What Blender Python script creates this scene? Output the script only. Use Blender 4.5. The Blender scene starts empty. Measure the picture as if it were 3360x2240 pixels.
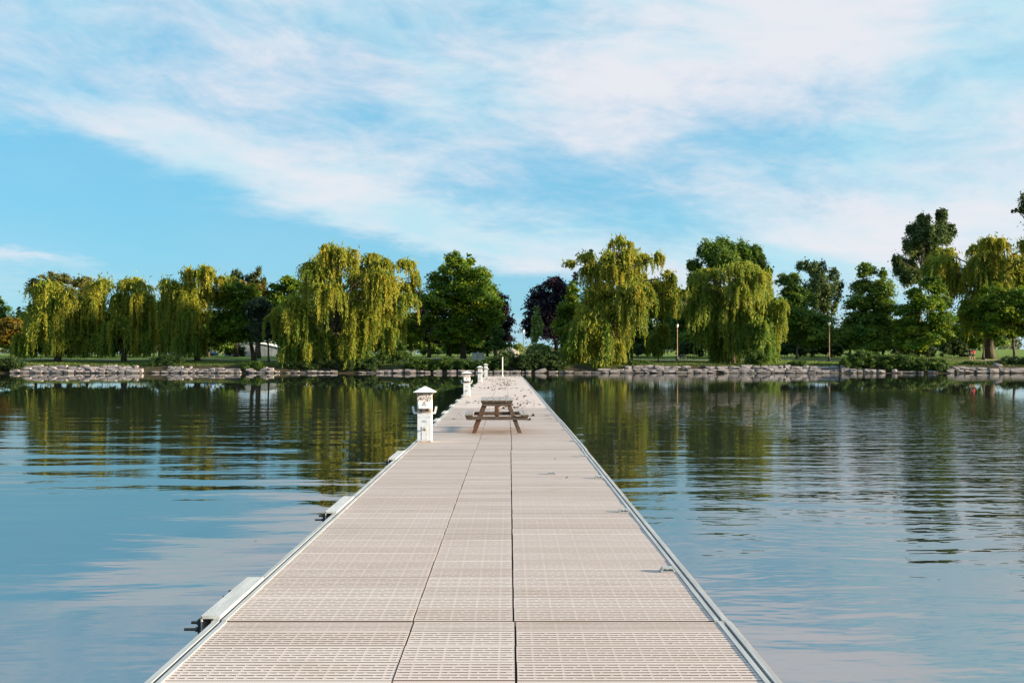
import bpy, bmesh, math, random
import numpy as np
from mathutils import Vector, Matrix

# ------------------------------------------------------------------ camera, sky, sun, exposure
SC = bpy.context.scene
COL = SC.collection
F = 3267.0            # focal length in photo pixels (35 mm lens on 36 mm sensor, photo 3360 px wide)
CX, HY = 1672.0, 1170.0   # where the dock's vanishing point lies in the photo
CAMZ = 2.1            # camera above water
DZ = 0.45             # dock deck above water
cam = bpy.data.cameras.new('camera')
camo = bpy.data.objects.new('camera', cam); COL.objects.link(camo)
cam.sensor_width = 36.0; cam.lens = F / 3360 * 36.0
cam.shift_x = (1680 - CX) / 3360; cam.shift_y = (HY - 1120) / 3360
cam.clip_start = 0.1; cam.clip_end = 8000
camo.location = (0, 0, CAMZ); camo.rotation_euler = (math.radians(90), 0, 0)
SC.camera = camo

SUN_EL, SUN_AZ = math.radians(13), math.radians(102)   # azimuth from +Y towards +X
SUN_DIR = Vector((math.sin(SUN_AZ) * math.cos(SUN_EL), math.cos(SUN_AZ) * math.cos(SUN_EL), math.sin(SUN_EL)))
sun = bpy.data.lights.new('sun', 'SUN'); suno = bpy.data.objects.new('sun', sun); COL.objects.link(suno)
sun.energy = 5.0; sun.angle = math.radians(2.5); sun.color = (1.0, 0.84, 0.58)
suno.rotation_euler = SUN_DIR.to_track_quat('Z', 'Y').to_euler()
suno.location = (60, -10, 60)

SC.view_settings.view_transform = 'Standard'
SC.view_settings.look = 'None'
SC.view_settings.exposure = 1.42
SC.view_settings.gamma = 1.0
SC.view_settings.use_curve_mapping = False
try:
    SC.cycles.use_denoising = True
    SC.cycles.max_bounces = 8; SC.cycles.diffuse_bounces = 3; SC.cycles.transparent_max_bounces = 6
    SC.cycles.sample_clamp_indirect = 6.0
    SC.cycles.caustics_reflective = False; SC.cycles.caustics_refractive = False
except Exception:
    pass

# ---- tiny node-expression helper
class E:
    def __init__(s, nt, sock): s.nt, s.s = nt, sock
    def _m(s, op, *a, clamp=False):
        n = s.nt.nodes.new('ShaderNodeMath'); n.operation = op; n.use_clamp = clamp
        for i, v in enumerate((s,) + a):
            if isinstance(v, E): s.nt.links.new(v.s, n.inputs[i])
            else: n.inputs[i].default_value = v
        return E(s.nt, n.outputs[0])
    def __add__(s, o): return s._m('ADD', o)
    def __radd__(s, o): return s._m('ADD', o)
    def __sub__(s, o): return s._m('SUBTRACT', o)
    def __rsub__(s, o): return (s * -1.0) + o
    def __mul__(s, o): return s._m('MULTIPLY', o)
    def __rmul__(s, o): return s._m('MULTIPLY', o)
    def __truediv__(s, o): return s._m('DIVIDE', o)
    def op(s, name, *a, **k): return s._m(name, *a, **k)
    def smooth(s, lo, hi, a=0.0, b=1.0):
        n = s.nt.nodes.new('ShaderNodeMapRange'); n.interpolation_type = 'SMOOTHSTEP'
        s.nt.links.new(s.s, n.inputs[0])
        for i, v in enumerate((lo, hi, a, b)): n.inputs[i + 1].default_value = v
        return E(s.nt, n.outputs[0])
def sep(nt, vec):
    n = nt.nodes.new('ShaderNodeSeparateXYZ'); nt.links.new(vec, n.inputs[0])
    return [E(nt, o) for o in n.outputs]
def comb(nt, x, y, z=0.0):
    n = nt.nodes.new('ShaderNodeCombineXYZ')
    for i, v in enumerate((x, y, z)):
        if isinstance(v, E): nt.links.new(v.s, n.inputs[i])
        else: n.inputs[i].default_value = v
    return n.outputs[0]
def noise(nt, vec, scale=1.0, detail=4.0, rough=0.5, dist=0.0):
    n = nt.nodes.new('ShaderNodeTexNoise')
    if vec is not None: nt.links.new(vec, n.inputs['Vector'])
    n.inputs['Scale'].default_value = scale; n.inputs['Detail'].default_value = detail
    n.inputs['Roughness'].default_value = rough; n.inputs['Distortion'].default_value = dist
    return E(nt, n.outputs[0])
def mixc(nt, fac, a, b, blend='MIX'):
    n = nt.nodes.new('ShaderNodeMix'); n.data_type = 'RGBA'; n.blend_type = blend
    for i, v in ((0, fac), (6, a), (7, b)):
        if isinstance(v, E): nt.links.new(v.s, n.inputs[i])
        elif hasattr(v, 'node'): nt.links.new(v, n.inputs[i])
        elif isinstance(v, (int, float)): n.inputs[i].default_value = v
        else: n.inputs[i].default_value = (*v, 1.0)
    return n.outputs[2]

# ---- world: Nishita sky with a sheet of broken high cloud
W = bpy.data.worlds.new('World'); SC.world = W; W.use_nodes = True
nt = W.node_tree; nt.nodes.clear()
tc = nt.nodes.new('ShaderNodeTexCoord')
sky = nt.nodes.new('ShaderNodeTexSky'); sky.sky_type = 'NISHITA'; sky.sun_disc = False
sky.sun_elevation = SUN_EL; sky.sun_rotation = SUN_AZ
sky.altitude = 100; sky.air_density = 1.0; sky.dust_density = 0.6; sky.ozone_density = 2.0
dx, dy, dz = sep(nt, tc.outputs['Generated'])
zc = dz.op('MAXIMUM', 0.0) + 0.11
u, v = dx / zc, dy / zc
pl = comb(nt, u, v, 0.0)
# bearing and elevation, in units of 1/2287 radian
A = dx.op('ARCTAN2', dy) * 2287.0
H = dz.op('ARCSINE') * 2287.0
w1 = (noise(nt, pl, 1.5, 7, 0.6) - 0.5); w2 = (noise(nt, comb(nt, u + 31.0, v), 1.5, 7, 0.6) - 0.5)
A = A + w1 * 420.0; H = H + w2 * 130.0
def band(px, py, rx, ry, rot, wt):
    a0, h0 = px - 1170.0, 822.0 - py
    c, s_ = math.cos(math.radians(rot)), math.sin(math.radians(rot))
    X = ((A - a0) * c + (H - h0) * s_) * (1.0 / rx)
    Y = ((H - h0) * c - (A - a0) * s_) * (1.0 / ry)
    return ((X * X + Y * Y) * -1.0).op('EXPONENT') * wt
ca, sa = math.cos(math.radians(84)), math.sin(math.radians(84))
ur, vr = u * ca + v * sa, v * ca - u * sa
tilt = dz + dx * 0.10 + (noise(nt, comb(nt, dx * 2.2, dy * 2.2, dz * 5.0), 1.0, 3, 0.5) - 0.5) * 0.10
puff = noise(nt, comb(nt, dx * 5.5, dy * 5.5, tilt * 17.0), 1.0, 9, 0.60, 0.35)
mott = noise(nt, comb(nt, dx * 11.0, dy * 11.0, tilt * 30.0), 1.0, 6, 0.62, 0.5)
streak = noise(nt, comb(nt, ur * 0.55, vr * 2.1, 7.0), 1.7, 7, 0.58, 0.4)
wide = noise(nt, comb(nt, u * 0.6, v * 0.8, 11.0), 0.8, 3, 0.5)
fine = noise(nt, comb(nt, ur * 1.2, vr * 1.2, 17.0), 13.0, 5, 0.6, 0.2)
cover = (wide - 0.5) * 0.22 + (puff - 0.5) * 1.10 + (streak - 0.5) * 0.14 + (fine - 0.5) * 0.30 + (mott - 0.5) * 1.25 + 0.555
for b in ((120, 470, 760, 105, -14, -1.05), (650, 620, 560, 60, -4, -0.85), (700, 445, 560, 52, -13.5, 0.62), (1080, 560, 330, 34, -8, 0.55), (2080, 560, 560, 70, 7, 0.62), (1850, 120, 760, 170, 12, 0.50), (1900, -280, 1100, 330, 0, 0.55), (200, -350, 800, 330, 0, 0.35), (2300, 420, 500, 200, 0, 0.25), (90, 612, 300, 15, -4, 0.55), (1500, 400, 560, 85, 12, -0.48), (800, 330, 700, 60, -6, -0.10), (1200, 690, 300, 60, 0, -0.4)):
    cover = cover + band(*b)
dens = cover.smooth(-0.02, 1.12)
dens = dens * 0.78 + 0.10
# colour: clear air from Nishita, cloud a pale pinkish white; pale cyan bodies of thinner cloud, spread by noise
hs = nt.nodes.new('ShaderNodeHueSaturation'); nt.links.new(sky.outputs[0], hs.inputs['Color'])
hs.inputs['Saturation'].default_value = 1.25; hs.inputs['Value'].default_value = 1.0
blue = mixc(nt, 0.72, hs.outputs[0], (0.78, 3.25, 4.85))
body = noise(nt, comb(nt, dx * 4.0, dy * 4.0, tilt * 13.0 + 23.0), 1.0, 6, 0.58).smooth(0.38, 0.68)
cloudc = mixc(nt, body, (5.05, 4.86, 5.06), (2.95, 4.50, 5.05))
skyc = mixc(nt, dens, blue, cloudc)
bg = nt.nodes.new('ShaderNodeBackground'); bg.inputs['Strength'].default_value = 0.067
nt.links.new(skyc, bg.inputs['Color'])
wo = nt.nodes.new('ShaderNodeOutputWorld'); nt.links.new(bg.outputs[0], wo.inputs[0])

# ------------------------------------------------------------------ general helpers
def ground(x, y):
    ys = [126.0, 127.3, 128.2, 134, 140, 150, 160, 190, 260, 340]
    zs = [-0.4, 0.25, 0.98, 1.32, 1.58, 1.86, 2.0, 2.25, 3.5, 4.6]
    z = float(np.interp(y, ys, zs))
    if y > 190: z = 2.25 + (z - 2.25) * min(1.0, max(0.35, 0.35 + 0.65 * (x - 10) / 60))
    return z
def at(px, py, Y):
    return Vector(((px - CX) / F * Y, Y, CAMZ - (py - HY) / F * Y))
def tag(o, label=None, cat=None, group=None, kind=None):
    if label: o['label'] = label
    if cat: o['category'] = cat
    if group: o['group'] = group
    if kind: o['kind'] = kind
    return o
def empty(name, loc, rz=0.0):
    o = bpy.data.objects.new(name, None); COL.objects.link(o)
    o.location = loc; o.rotation_euler = (0, 0, rz); o.empty_display_size = 0.2
    return o
def link(name, me, mats=None, parent=None, loc=(0, 0, 0), rz=0.0):
    o = bpy.data.objects.new(name, me); COL.objects.link(o)
    if mats is not None:
        for m in (mats if isinstance(mats, (list, tuple)) else [mats]):
            if len(me.materials) == 0 or isinstance(mats, (list, tuple)): me.materials.append(m)
    o.location = loc; o.rotation_euler = (0, 0, rz)
    if parent: o.parent = parent
    return o
def child(name, me, parent, mats=None, loc=(0, 0, 0), rz=0.0):
    return link(name, me, mats, parent, loc, rz)
def copy_tree(o, parent=None):
    c = o.copy(); COL.objects.link(c); c.parent = parent
    for ch in list(o.children): copy_tree(ch, c)
    return c

class MB:
    """collects shapes into one mesh"""
    def __init__(s): s.v, s.f, s.m = [], [], []
    def poly(s, vs, fs, mi=0):
        k = len(s.v); s.v += [tuple(p) for p in vs]
        for f in fs: s.f.append(tuple(i + k for i in f)); s.m.append(mi)
        return s
    def box(s, x0, x1, y0, y1, z0, z1, mi=0):
        return s.hexa([(x0, y0, z0), (x1, y0, z0), (x1, y1, z0), (x0, y1, z0), (x0, y0, z1), (x1, y0, z1), (x1, y1, z1), (x0, y1, z1)], mi)
    def hexa(s, p, mi=0):
        return s.poly(p, [(3, 2, 1, 0), (4, 5, 6, 7), (0, 1, 5, 4), (1, 2, 6, 5), (2, 3, 7, 6), (3, 0, 4, 7)], mi)
    def beam(s, a, b, w, h, up=(0, 0, 1), mi=0):
        a, b = Vector(a), Vector(b); d = (b - a).normalized(); r = d.cross(Vector(up)).normalized(); q = r.cross(d)
        c = []
        for p in (a, b):
            c += [p - r * w / 2 - q * h / 2, p + r * w / 2 - q * h / 2, p + r * w / 2 + q * h / 2, p - r * w / 2 + q * h / 2]
        return s.poly(c, [(0, 1, 2, 3), (7, 6, 5, 4), (1, 0, 4, 5), (2, 1, 5, 6), (3, 2, 6, 7), (0, 3, 7, 4)], mi)
    def tube(s, pts, rad, n=8, mi=0, cap=True):
        pts = [Vector(p) for p in pts]; rings = []
        if not hasattr(rad, '__len__'): rad = [rad] * len(pts)
        up = Vector((0, 0, 1)); k = len(s.v); prev = None
        for i, p in enumerate(pts):
            d = (pts[min(i + 1, len(pts) - 1)] - pts[max(i - 1, 0)]).normalized()
            ref = prev if prev is not None else (Vector((1, 0, 0)) if abs(d.z) > 0.9 else up)
            x = (ref - d * ref.dot(d)).normalized(); y = d.cross(x); prev = x
            for j in range(n):
                t = 2 * math.pi * j / n
                s.v.append(tuple(p + (x * math.cos(t) + y * math.sin(t)) * rad[i]))
        for i in range(len(pts) - 1):
            for j in range(n):
                a, b = k + i * n + j, k + i * n + (j + 1) % n
                s.f.append((a, b, b + n, a + n)); s.m.append(mi)
        if cap:
            s.f.append(tuple(k + j for j in reversed(range(n)))); s.m.append(mi)
            s.f.append(tuple(k + (len(pts) - 1) * n + j for j in range(n))); s.m.append(mi)
        return s
    def lathe(s, prof, n=12, c=(0, 0, 0), mi=0):
        return s.tube_rings([[(c[0] + r * math.cos(2 * math.pi * j / n), c[1] + r * math.sin(2 * math.pi * j / n), c[2] + z) for j in range(n)] for r, z in prof], mi)
    def tube_rings(s, rings, mi=0):
        n = len(rings[0]); k = len(s.v)
        for r in rings: s.v += [tuple(p) for p in r]
        for i in range(len(rings) - 1):
            for j in range(n):
                a, b = k + i * n + j, k + i * n + (j + 1) % n
                s.f.append((a, b, b + n, a + n)); s.m.append(mi)
        s.f.append(tuple(k + j for j in reversed(range(n)))); s.m.append(mi)
        s.f.append(tuple(k + (len(rings) - 1) * n + j for j in range(n))); s.m.append(mi)
        return s
    def mesh(s, name, bevel=0.0, smooth=False):
        me = bpy.data.meshes.new(name); me.from_pydata(s.v, [], s.f)
        if len(set(s.m)) > 1: me.polygons.foreach_set('material_index', s.m)
        if bevel > 0:
            bm = bmesh.new(); bm.from_mesh(me)
            bmesh.ops.bevel(bm, geom=[e for e in bm.edges if len(e.link_faces) == 2 and e.calc_face_angle(0) > 0.5], offset=bevel, segments=1, affect='EDGES', profile=0.5)
            bm.to_mesh(me); bm.free()
        if smooth: me.polygons.foreach_set('use_smooth', [True] * len(me.polygons))
        me.update(); return me
    def build(s, name, mats, parent=None, loc=(0, 0, 0), rz=0.0, bevel=0.0, smooth=False):
        me = s.mesh(name, bevel, smooth)
        for m in (mats if isinstance(mats, (list, tuple)) else [mats]): me.materials.append(m)
        return link(name, me, None, parent, loc, rz)

def quad_mesh(name, V, tint=None):
    """V: (n,k,3) array of separate small faces, with a per-leaf tint value"""
    n, kk = len(V), V.shape[1]; me = bpy.data.meshes.new(name)
    me.vertices.add(n * kk); me.loops.add(n * kk); me.polygons.add(n)
    me.vertices.foreach_set('co', np.ascontiguousarray(V, dtype=np.float32).ravel())
    me.loops.foreach_set('vertex_index', np.arange(n * kk, dtype=np.int32))
    me.polygons.foreach_set('loop_start', np.arange(0, n * kk, kk, dtype=np.int32))
    me.polygons.foreach_set('loop_total', np.full(n, kk, dtype=np.int32))
    me.update(calc_edges=True)
    if tint is not None:
        at_ = me.attributes.new('tint', 'FLOAT', 'POINT')
        at_.data.foreach_set('value', np.repeat(np.asarray(tint, dtype=np.float32), kk))
    return me

# ------------------------------------------------------------------ materials
def new_mat(name):
    m = bpy.data.materials.new(name); m.use_nodes = True
    nt = m.node_tree; b = nt.nodes['Principled BSDF']
    return m, nt, b
def P(name, col, rough=0.6, metal=0.0, spec=0.5):
    m, nt, b = new_mat(name)
    b.inputs['Base Color'].default_value = (*col, 1); b.inputs['Roughness'].default_value = rough
    b.inputs['Metallic'].default_value = metal; b.inputs['Specular IOR Level'].default_value = spec
    return m
def obj_coord(nt):
    return nt.nodes.new('ShaderNodeTexCoord').outputs['Object']
def world_pos(nt):
    return nt.nodes.new('ShaderNodeNewGeometry').outputs['Position']
def bumpify(nt, b, h, dist, strength=1.0):
    n = nt.nodes.new('ShaderNodeBump'); n.inputs['Distance'].default_value = dist; n.inputs['Strength'].default_value = strength
    nt.links.new(h.s, n.inputs['Height']); nt.links.new(n.outputs[0], b.inputs['Normal'])
def noisy(name, c1, c2, scale, rough=0.7, lo=0.35, hi=0.65, detail=6, bump=0.0, stretch=(1, 1, 1), world=False, metal=0.0, spec=0.5):
    m, nt, b = new_mat(name)
    x, y, z = sep(nt, world_pos(nt) if world else obj_coord(nt))
    nz = noise(nt, comb(nt, x * stretch[0], y * stretch[1], z * stretch[2]), scale, detail, 0.6)
    nt.links.new(mixc(nt, nz.smooth(lo, hi), c1, c2), b.inputs['Base Color'])
    b.inputs['Roughness'].default_value = rough; b.inputs['Metallic'].default_value = metal; b.inputs['Specular IOR Level'].default_value = spec
    if bump: bumpify(nt, b, nz, bump)
    return m
def leaf_mat(name, c0, c1, trans=0.30, tcol=None, rough=0.6):
    m = bpy.data.materials.new(name); m.use_nodes = True; nt = m.node_tree; nt.nodes.clear()
    a = nt.nodes.new('ShaderNodeAttribute'); a.attribute_name = 'tint'
    col = mixc(nt, E(nt, a.outputs['Fac']), c0, c1)
    d = nt.nodes.new('ShaderNodeBsdfPrincipled'); d.inputs['Roughness'].default_value = rough; d.inputs['Specular IOR Level'].default_value = 0.25
    nt.links.new(col, d.inputs['Base Color'])
    t = nt.nodes.new('ShaderNodeBsdfTranslucent')
    hs = nt.nodes.new('ShaderNodeHueSaturation'); hs.inputs['Value'].default_value = 1.35; hs.inputs['Hue'].default_value = 0.488; nt.links.new(col, hs.inputs['Color'])
    nt.links.new(hs.outputs[0], t.inputs['Color'])
    mx = nt.nodes.new('ShaderNodeMixShader'); mx.inputs[0].default_value = trans
    nt.links.new(d.outputs[0], mx.inputs[1]); nt.links.new(t.outputs[0], mx.inputs[2])
    o = nt.nodes.new('ShaderNodeOutputMaterial'); nt.links.new(mx.outputs[0], o.inputs[0])
    return m

# water: dark lake with wind ripples, slopes taken from the exact gradient of a height field
def water_material():
    m, nt, b = new_mat('lake_water')
    x, y, z = sep(nt, world_pos(nt))
    patch = noise(nt, comb(nt, x * 0.05, y * 0.022, 2.0), 1.0, 2, 0.5)
    amp = patch.smooth(0.30, 0.70, 0.55, 1.35) * x.smooth(-9.0, 10.0, 0.62, 1.35)
    amp2 = patch.smooth(0.32, 0.62, 0.25, 1.0) * x.smooth(-5.0, 7.0, 0.5, 2.0)
    wx = (noise(nt, comb(nt, x * 0.16, y * 0.16, 5.0), 1.0, 2, 0.5) - 0.5) * 1.6
    lee = y.smooth(16.0, 66.0, 1.0, 0.055)
    amp = amp * lee
    hl = x.smooth(-8.0, 8.0, 0.050, 0.026)
    def height(ox, oy):
        X, Y = x + ox, y + oy
        Yw = Y + wx
        h1 = noise(nt, comb(nt, X * 0.22, Yw * 0.80, 0.0), 1.0, 1.5, 0.45)
        h2 = noise(nt, comb(nt, X * 0.75 + Yw * 0.2, Yw * 2.3, 4.0), 1.0, 1.0, 0.4)
        h3 = noise(nt, comb(nt, X * 3.0, Yw * 7.5, 9.0), 1.0, 1.0, 0.5)
        return h1 * hl + (h2 * 0.020 + h3 * 0.0075) * amp2
    e = 0.02
    h0, hx, hy = height(0.0, 0.0), height(e, 0.0), height(0.0, e)
    gx = (h0 - hx) * amp * (1.0 / e); gy = (h0 - hy) * amp * (1.0 / e)
    n = nt.nodes.new('ShaderNodeVectorMath'); n.operation = 'NORMALIZE'
    nt.links.new(comb(nt, gx, gy, 1.0), n.inputs[0])
    nt.links.new(n.outputs[0], b.inputs['Normal'])
    b.inputs['Base Color'].default_value = (0.022, 0.027, 0.020, 1)
    b.inputs['Roughness'].default_value = 0.0; b.inputs['IOR'].default_value = 4.6
    b.inputs['Specular IOR Level'].default_value = 0.6
    return m

def deck_material(slotless=False):
    m, nt, b = new_mat('deck_plastic_far' if slotless else 'deck_plastic')
    x, y, z = sep(nt, world_pos(nt))
    oi = nt.nodes.new('ShaderNodeObjectInfo'); r = E(nt, oi.outputs['Random'])
    row = (y * (1.0 / 0.305)).op('FLOOR')
    wn = nt.nodes.new('ShaderNodeTexWhiteNoise'); wn.noise_dimensions = '2D'
    nt.links.new(comb(nt, row, (x * 0.7).op('FLOOR')), wn.inputs['Vector']); rr = E(nt, wn.outputs['Value'])
    tone = (rr if slotless else r) * 0.5 + noise(nt, comb(nt, x * 0.15, y * 0.9), 1.0, 2) * 0.55
    col = mixc(nt, tone.smooth(0.15, 0.95), (0.575, 0.46, 0.425), (0.665, 0.56, 0.53))
    blot = noise(nt, comb(nt, x * 1.2, y * 3.5), 1.0, 6, 0.65)
    col = mixc(nt, blot.smooth(0.50, 0.80, 0.0, 0.5), col, (0.40, 0.30, 0.23))
    # rust-brown patch under the picnic table, an ellipse broken up by noise
    sx, sy = (x + 0.45) * (1 / 0.95), (y - 21.9) * (1 / 0.85)
    st = ((sx * sx + sy * sy) * -1.0).op('EXPONENT') * noise(nt, comb(nt, x * 2.0, y * 1.5, 3.0), 1.0, 4).smooth(0.25, 0.65)
    col = mixc(nt, st * 0.75, col, (0.34, 0.19, 0.11))
    dr = noise(nt, comb(nt, x * 9, y * 9, 6.0), 1.0, 3).smooth(0.74, 0.77) * 0.6
    col = mixc(nt, dr, col, (0.72, 0.70, 0.66))
    scuff = noise(nt, comb(nt, x * 0.9, y * 0.35, 8.0), 1.0, 7, 0.7).smooth(0.52, 0.70, 0.0, 0.35)
    col = mixc(nt, scuff, col, (0.48, 0.41, 0.36))
    sp = noise(nt, comb(nt, x * 22, y * 22, 1.0), 1.0, 2).smooth(0.71, 0.76)
    col = mixc(nt, sp * 0.45, col, (0.16, 0.11, 0.08))
    nt.links.new(col, b.inputs['Base Color']); b.inputs['Roughness'].default_value = 0.55
    b.inputs['Specular IOR Level'].default_value = 0.4
    bumpify(nt, b, noise(nt, comb(nt, x * 180, y * 180, z * 180), 1.0, 2), 0.002, 0.5)
    return m

M = {}
M['water'] = water_material()
M['deck'] = deck_material(); M['deck_far'] = deck_material(True)
M['alu'] = noisy('weathered_aluminium', (0.34, 0.35, 0.37), (0.46, 0.465, 0.48), 3.0, 0.5, metal=0.1, stretch=(6, 0.6, 6), world=True)
M['bracket'] = noisy('pale_aluminium', (0.46, 0.465, 0.475), (0.56, 0.56, 0.57), 3.0, 0.5, stretch=(6, 0.6, 6), world=True)
M['rub'] = P('tan_rub_strip', (0.58, 0.36, 0.17), 0.6)
M['slot'] = P('brown_slot_shade', (0.15, 0.10, 0.082), 0.9)  # brown stained walls, darkened further so the slots look shaded
M['dark'] = P('dark_matte', (0.03, 0.028, 0.026), 0.8)
M['groove'] = P('dark_groove', (0.045, 0.037, 0.03), 0.9)  # dark brown, for the strip in the rail groove
M['black_rubber'] = P('black_rubber', (0.012, 0.012, 0.014), 0.5)
M['bolt'] = noisy('rusty_bolt', (0.06, 0.055, 0.05), (0.12, 0.08, 0.06), 30, 0.6, metal=0.3)
def ped_material():
    m, nt, b = new_mat('chipped_white_paint')
    x, y, z = sep(nt, obj_coord(nt))
    n1 = noise(nt, comb(nt, x * 42, y * 42, z * 30), 1.0, 6, 0.68)
    near = ((z - 0.87) * 9.0); near = (near * near * -1.0).op('EXPONENT') * 0.175
    near2 = ((z - 0.60) * 16.0); near2 = (near2 * near2 * -1.0).op('EXPONENT') * 0.17
    near3 = ((z - 0.01) * 26.0); near3 = (near3 * near3 * -1.0).op('EXPONENT') * 0.12
    chip = (n1 + near + near2 + near3).smooth(0.665, 0.70)
    halo = (n1 + near + near2 + near3).smooth(0.58, 0.69)
    base = mixc(nt, noise(nt, comb(nt, x * 5, y * 5, z * 2), 1.0, 4).smooth(0.4, 0.7), (0.70, 0.72, 0.78), (0.62, 0.63, 0.66))
    c = mixc(nt, halo * 0.5, base, (0.55, 0.33, 0.16))
    c = mixc(nt, chip, c, (0.16, 0.065, 0.025))
    nt.links.new(c, b.inputs['Base Color']); b.inputs['Roughness'].default_value = 0.45
    bumpify(nt, b, chip * -1.0, 0.002)
    return m
M['ped'] = ped_material()
M['ped_roof'] = noisy('white_roof_paint', (0.70, 0.72, 0.78), (0.62, 0.64, 0.68), 9, 0.4)
M['ped_under'] = noisy('dark_soffit', (0.10, 0.11, 0.14), (0.32, 0.22, 0.15), 28, 0.7)  # dark blue-grey mottled with brown, under the roof edge
M['rust'] = noisy('rust', (0.34, 0.16, 0.06), (0.62, 0.55, 0.47), 45, 0.8)
M['brass'] = P('tarnished_brass', (0.42, 0.29, 0.13), 0.35, 0.8)
M['ink'] = P('sign_ink', (0.035, 0.035, 0.035), 0.6)
M['label'] = P('faded_print', (0.42, 0.43, 0.45), 0.6)
M['signwhite'] = P('sign_face', (0.78, 0.77, 0.72), 0.5)
def wood(name, c1, c2, c3):
    m, nt, b = new_mat(name)
    x, y, z = sep(nt, obj_coord(nt))
    oi = nt.nodes.new('ShaderNodeObjectInfo'); r = E(nt, oi.outputs['Random']) * 30.0
    g = noise(nt, comb(nt, x * 26 + r, y * 2.2, z * 26), 1.0, 5, 0.6, 0.4)
    g2 = noise(nt, comb(nt, x * 5 + r, y * 1.5, z * 7), 1.0, 4, 0.55)
    c = mixc(nt, g.smooth(0.35, 0.68), c1, c2)
    c = mixc(nt, g2.smooth(0.42, 0.66, 0.0, 0.85), c, c3)
    nt.links.new(c, b.inputs['Base Color']); b.inputs['Roughness'].default_value = 0.75
    bumpify(nt, b, g, 0.003)
    return m
M['wood_top'] = wood('weathered_grey_planks', (0.25, 0.215, 0.215), (0.42, 0.385, 0.40), (0.34, 0.29, 0.28))
M['wood_leg'] = wood('stained_brown_timber', (0.065, 0.028, 0.014), (0.135, 0.058, 0.026), (0.045, 0.032, 0.028))
M['wood_leg2'] = wood('greyed_brown_timber', (0.058, 0.038, 0.026), (0.115, 0.074, 0.050), (0.045, 0.032, 0.028))
M['wood_end'] = wood('mossy_plank_end', (0.06, 0.046, 0.022), (0.13, 0.086, 0.04), (0.035, 0.034, 0.012))
M['dryleaf'] = leaf_mat('dry_leaf', (0.030, 0.016, 0.010), (0.20, 0.10, 0.055), 0.1)
M['stone'] = None
def stone_material():
    m, nt, b = new_mat('limestone')
    x, y, z = sep(nt, world_pos(nt))
    oi = nt.nodes.new('ShaderNodeObjectInfo'); r = E(nt, oi.outputs['Random'])
    g = noise(nt, comb(nt, x * 1.3, y * 1.3, z * 3.5), 1.0, 7, 0.65)
    c = mixc(nt, g.smooth(0.34, 0.66), (0.13, 0.112, 0.115), (0.33, 0.285, 0.29))
    c = mixc(nt, r * 0.6, c, (0.30, 0.275, 0.285))
    c = mixc(nt, noise(nt, comb(nt, x * 4, y * 4, z * 4), 1.0, 4).smooth(0.58, 0.72, 0.0, 0.6), c, (0.12, 0.10, 0.09))
    wet = (z + noise(nt, comb(nt, x * 1.1, y, z), 1.0, 3) * 0.12).smooth(0.12, 0.30, 0.82, 0.0)
    c = mixc(nt, wet, c, (0.07, 0.06, 0.05))
    nt.links.new(c, b.inputs['Base Color']); b.inputs['Roughness'].default_value = 0.85
    bumpify(nt, b, g, 0.06)
    return m
M['stone'] = stone_material()
def grass_material():
    m, nt, b = new_mat('lawn')
    x, y, z = sep(nt, world_pos(nt))
    g = noise(nt, comb(nt, x * 0.35, y * 0.35), 1.0, 6, 0.6)
    c = mixc(nt, g.smooth(0.35, 0.65), (0.085, 0.150, 0.020), (0.15, 0.210, 0.028))
    c = mixc(nt, noise(nt, comb(nt, x * 3, y * 3), 1.0, 4).smooth(0.5, 0.75, 0.0, 0.5), c, (0.19, 0.18, 0.06))
    bank = (y + noise(nt, comb(nt, x * 0.5, y * 0.5, z), 1.0, 4) * 3.0).smooth(129.2, 131.0, 1.0, 0.0)
    c = mixc(nt, bank, c, (0.050, 0.042, 0.026))
    nt.links.new(c, b.inputs['Base Color']); b.inputs['Roughness'].default_value = 0.9
    b.inputs['Specular IOR Level'].default_value = 0.15
    bumpify(nt, b, noise(nt, comb(nt, x * 6, y * 6), 1.0, 4), 0.05)
    return m
M['grass'] = grass_material()
M['path'] = noisy('path_gravel', (0.36, 0.29, 0.22), (0.48, 0.39, 0.31), 1.5, 0.9, world=True)
M['bark'] = noisy('bark', (0.045, 0.032, 0.024), (0.12, 0.085, 0.06), 2.2, 0.9, stretch=(3, 3, 0.6), bump=0.05, world=True)
M['bark_pale'] = noisy('pale_bark', (0.10, 0.08, 0.065), (0.22, 0.17, 0.13), 2.2, 0.9, stretch=(3, 3, 0.6), bump=0.05, world=True)
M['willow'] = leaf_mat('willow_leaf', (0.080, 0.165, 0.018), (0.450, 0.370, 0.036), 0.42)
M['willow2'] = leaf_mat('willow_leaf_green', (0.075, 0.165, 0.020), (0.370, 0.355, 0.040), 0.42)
M['maple'] = leaf_mat('maple_leaf', (0.044, 0.125, 0.012), (0.215, 0.265, 0.016), 0.38)
M['maple_gold'] = leaf_mat('golden_leaf', (0.070, 0.075, 0.010), (0.26, 0.15, 0.012), 0.32)
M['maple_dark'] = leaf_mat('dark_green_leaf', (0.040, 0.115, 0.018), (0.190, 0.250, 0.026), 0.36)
M['bluegreen'] = leaf_mat('bluish_leaf', (0.025, 0.050, 0.026), (0.070, 0.098, 0.045), 0.25)
M['olive'] = leaf_mat('olive_leaf', (0.060, 0.075, 0.016), (0.17, 0.155, 0.030), 0.30)
M['purple'] = leaf_mat('purple_leaf', (0.010, 0.008, 0.018), (0.045, 0.018, 0.032), 0.15)
M['birch'] = leaf_mat('young_leaf', (0.17, 0.25, 0.06), (0.38, 0.44, 0.15), 0.42)
M['poplar'] = leaf_mat('poplar_leaf', (0.036, 0.080, 0.028), (0.130, 0.165, 0.042), 0.30)
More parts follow.
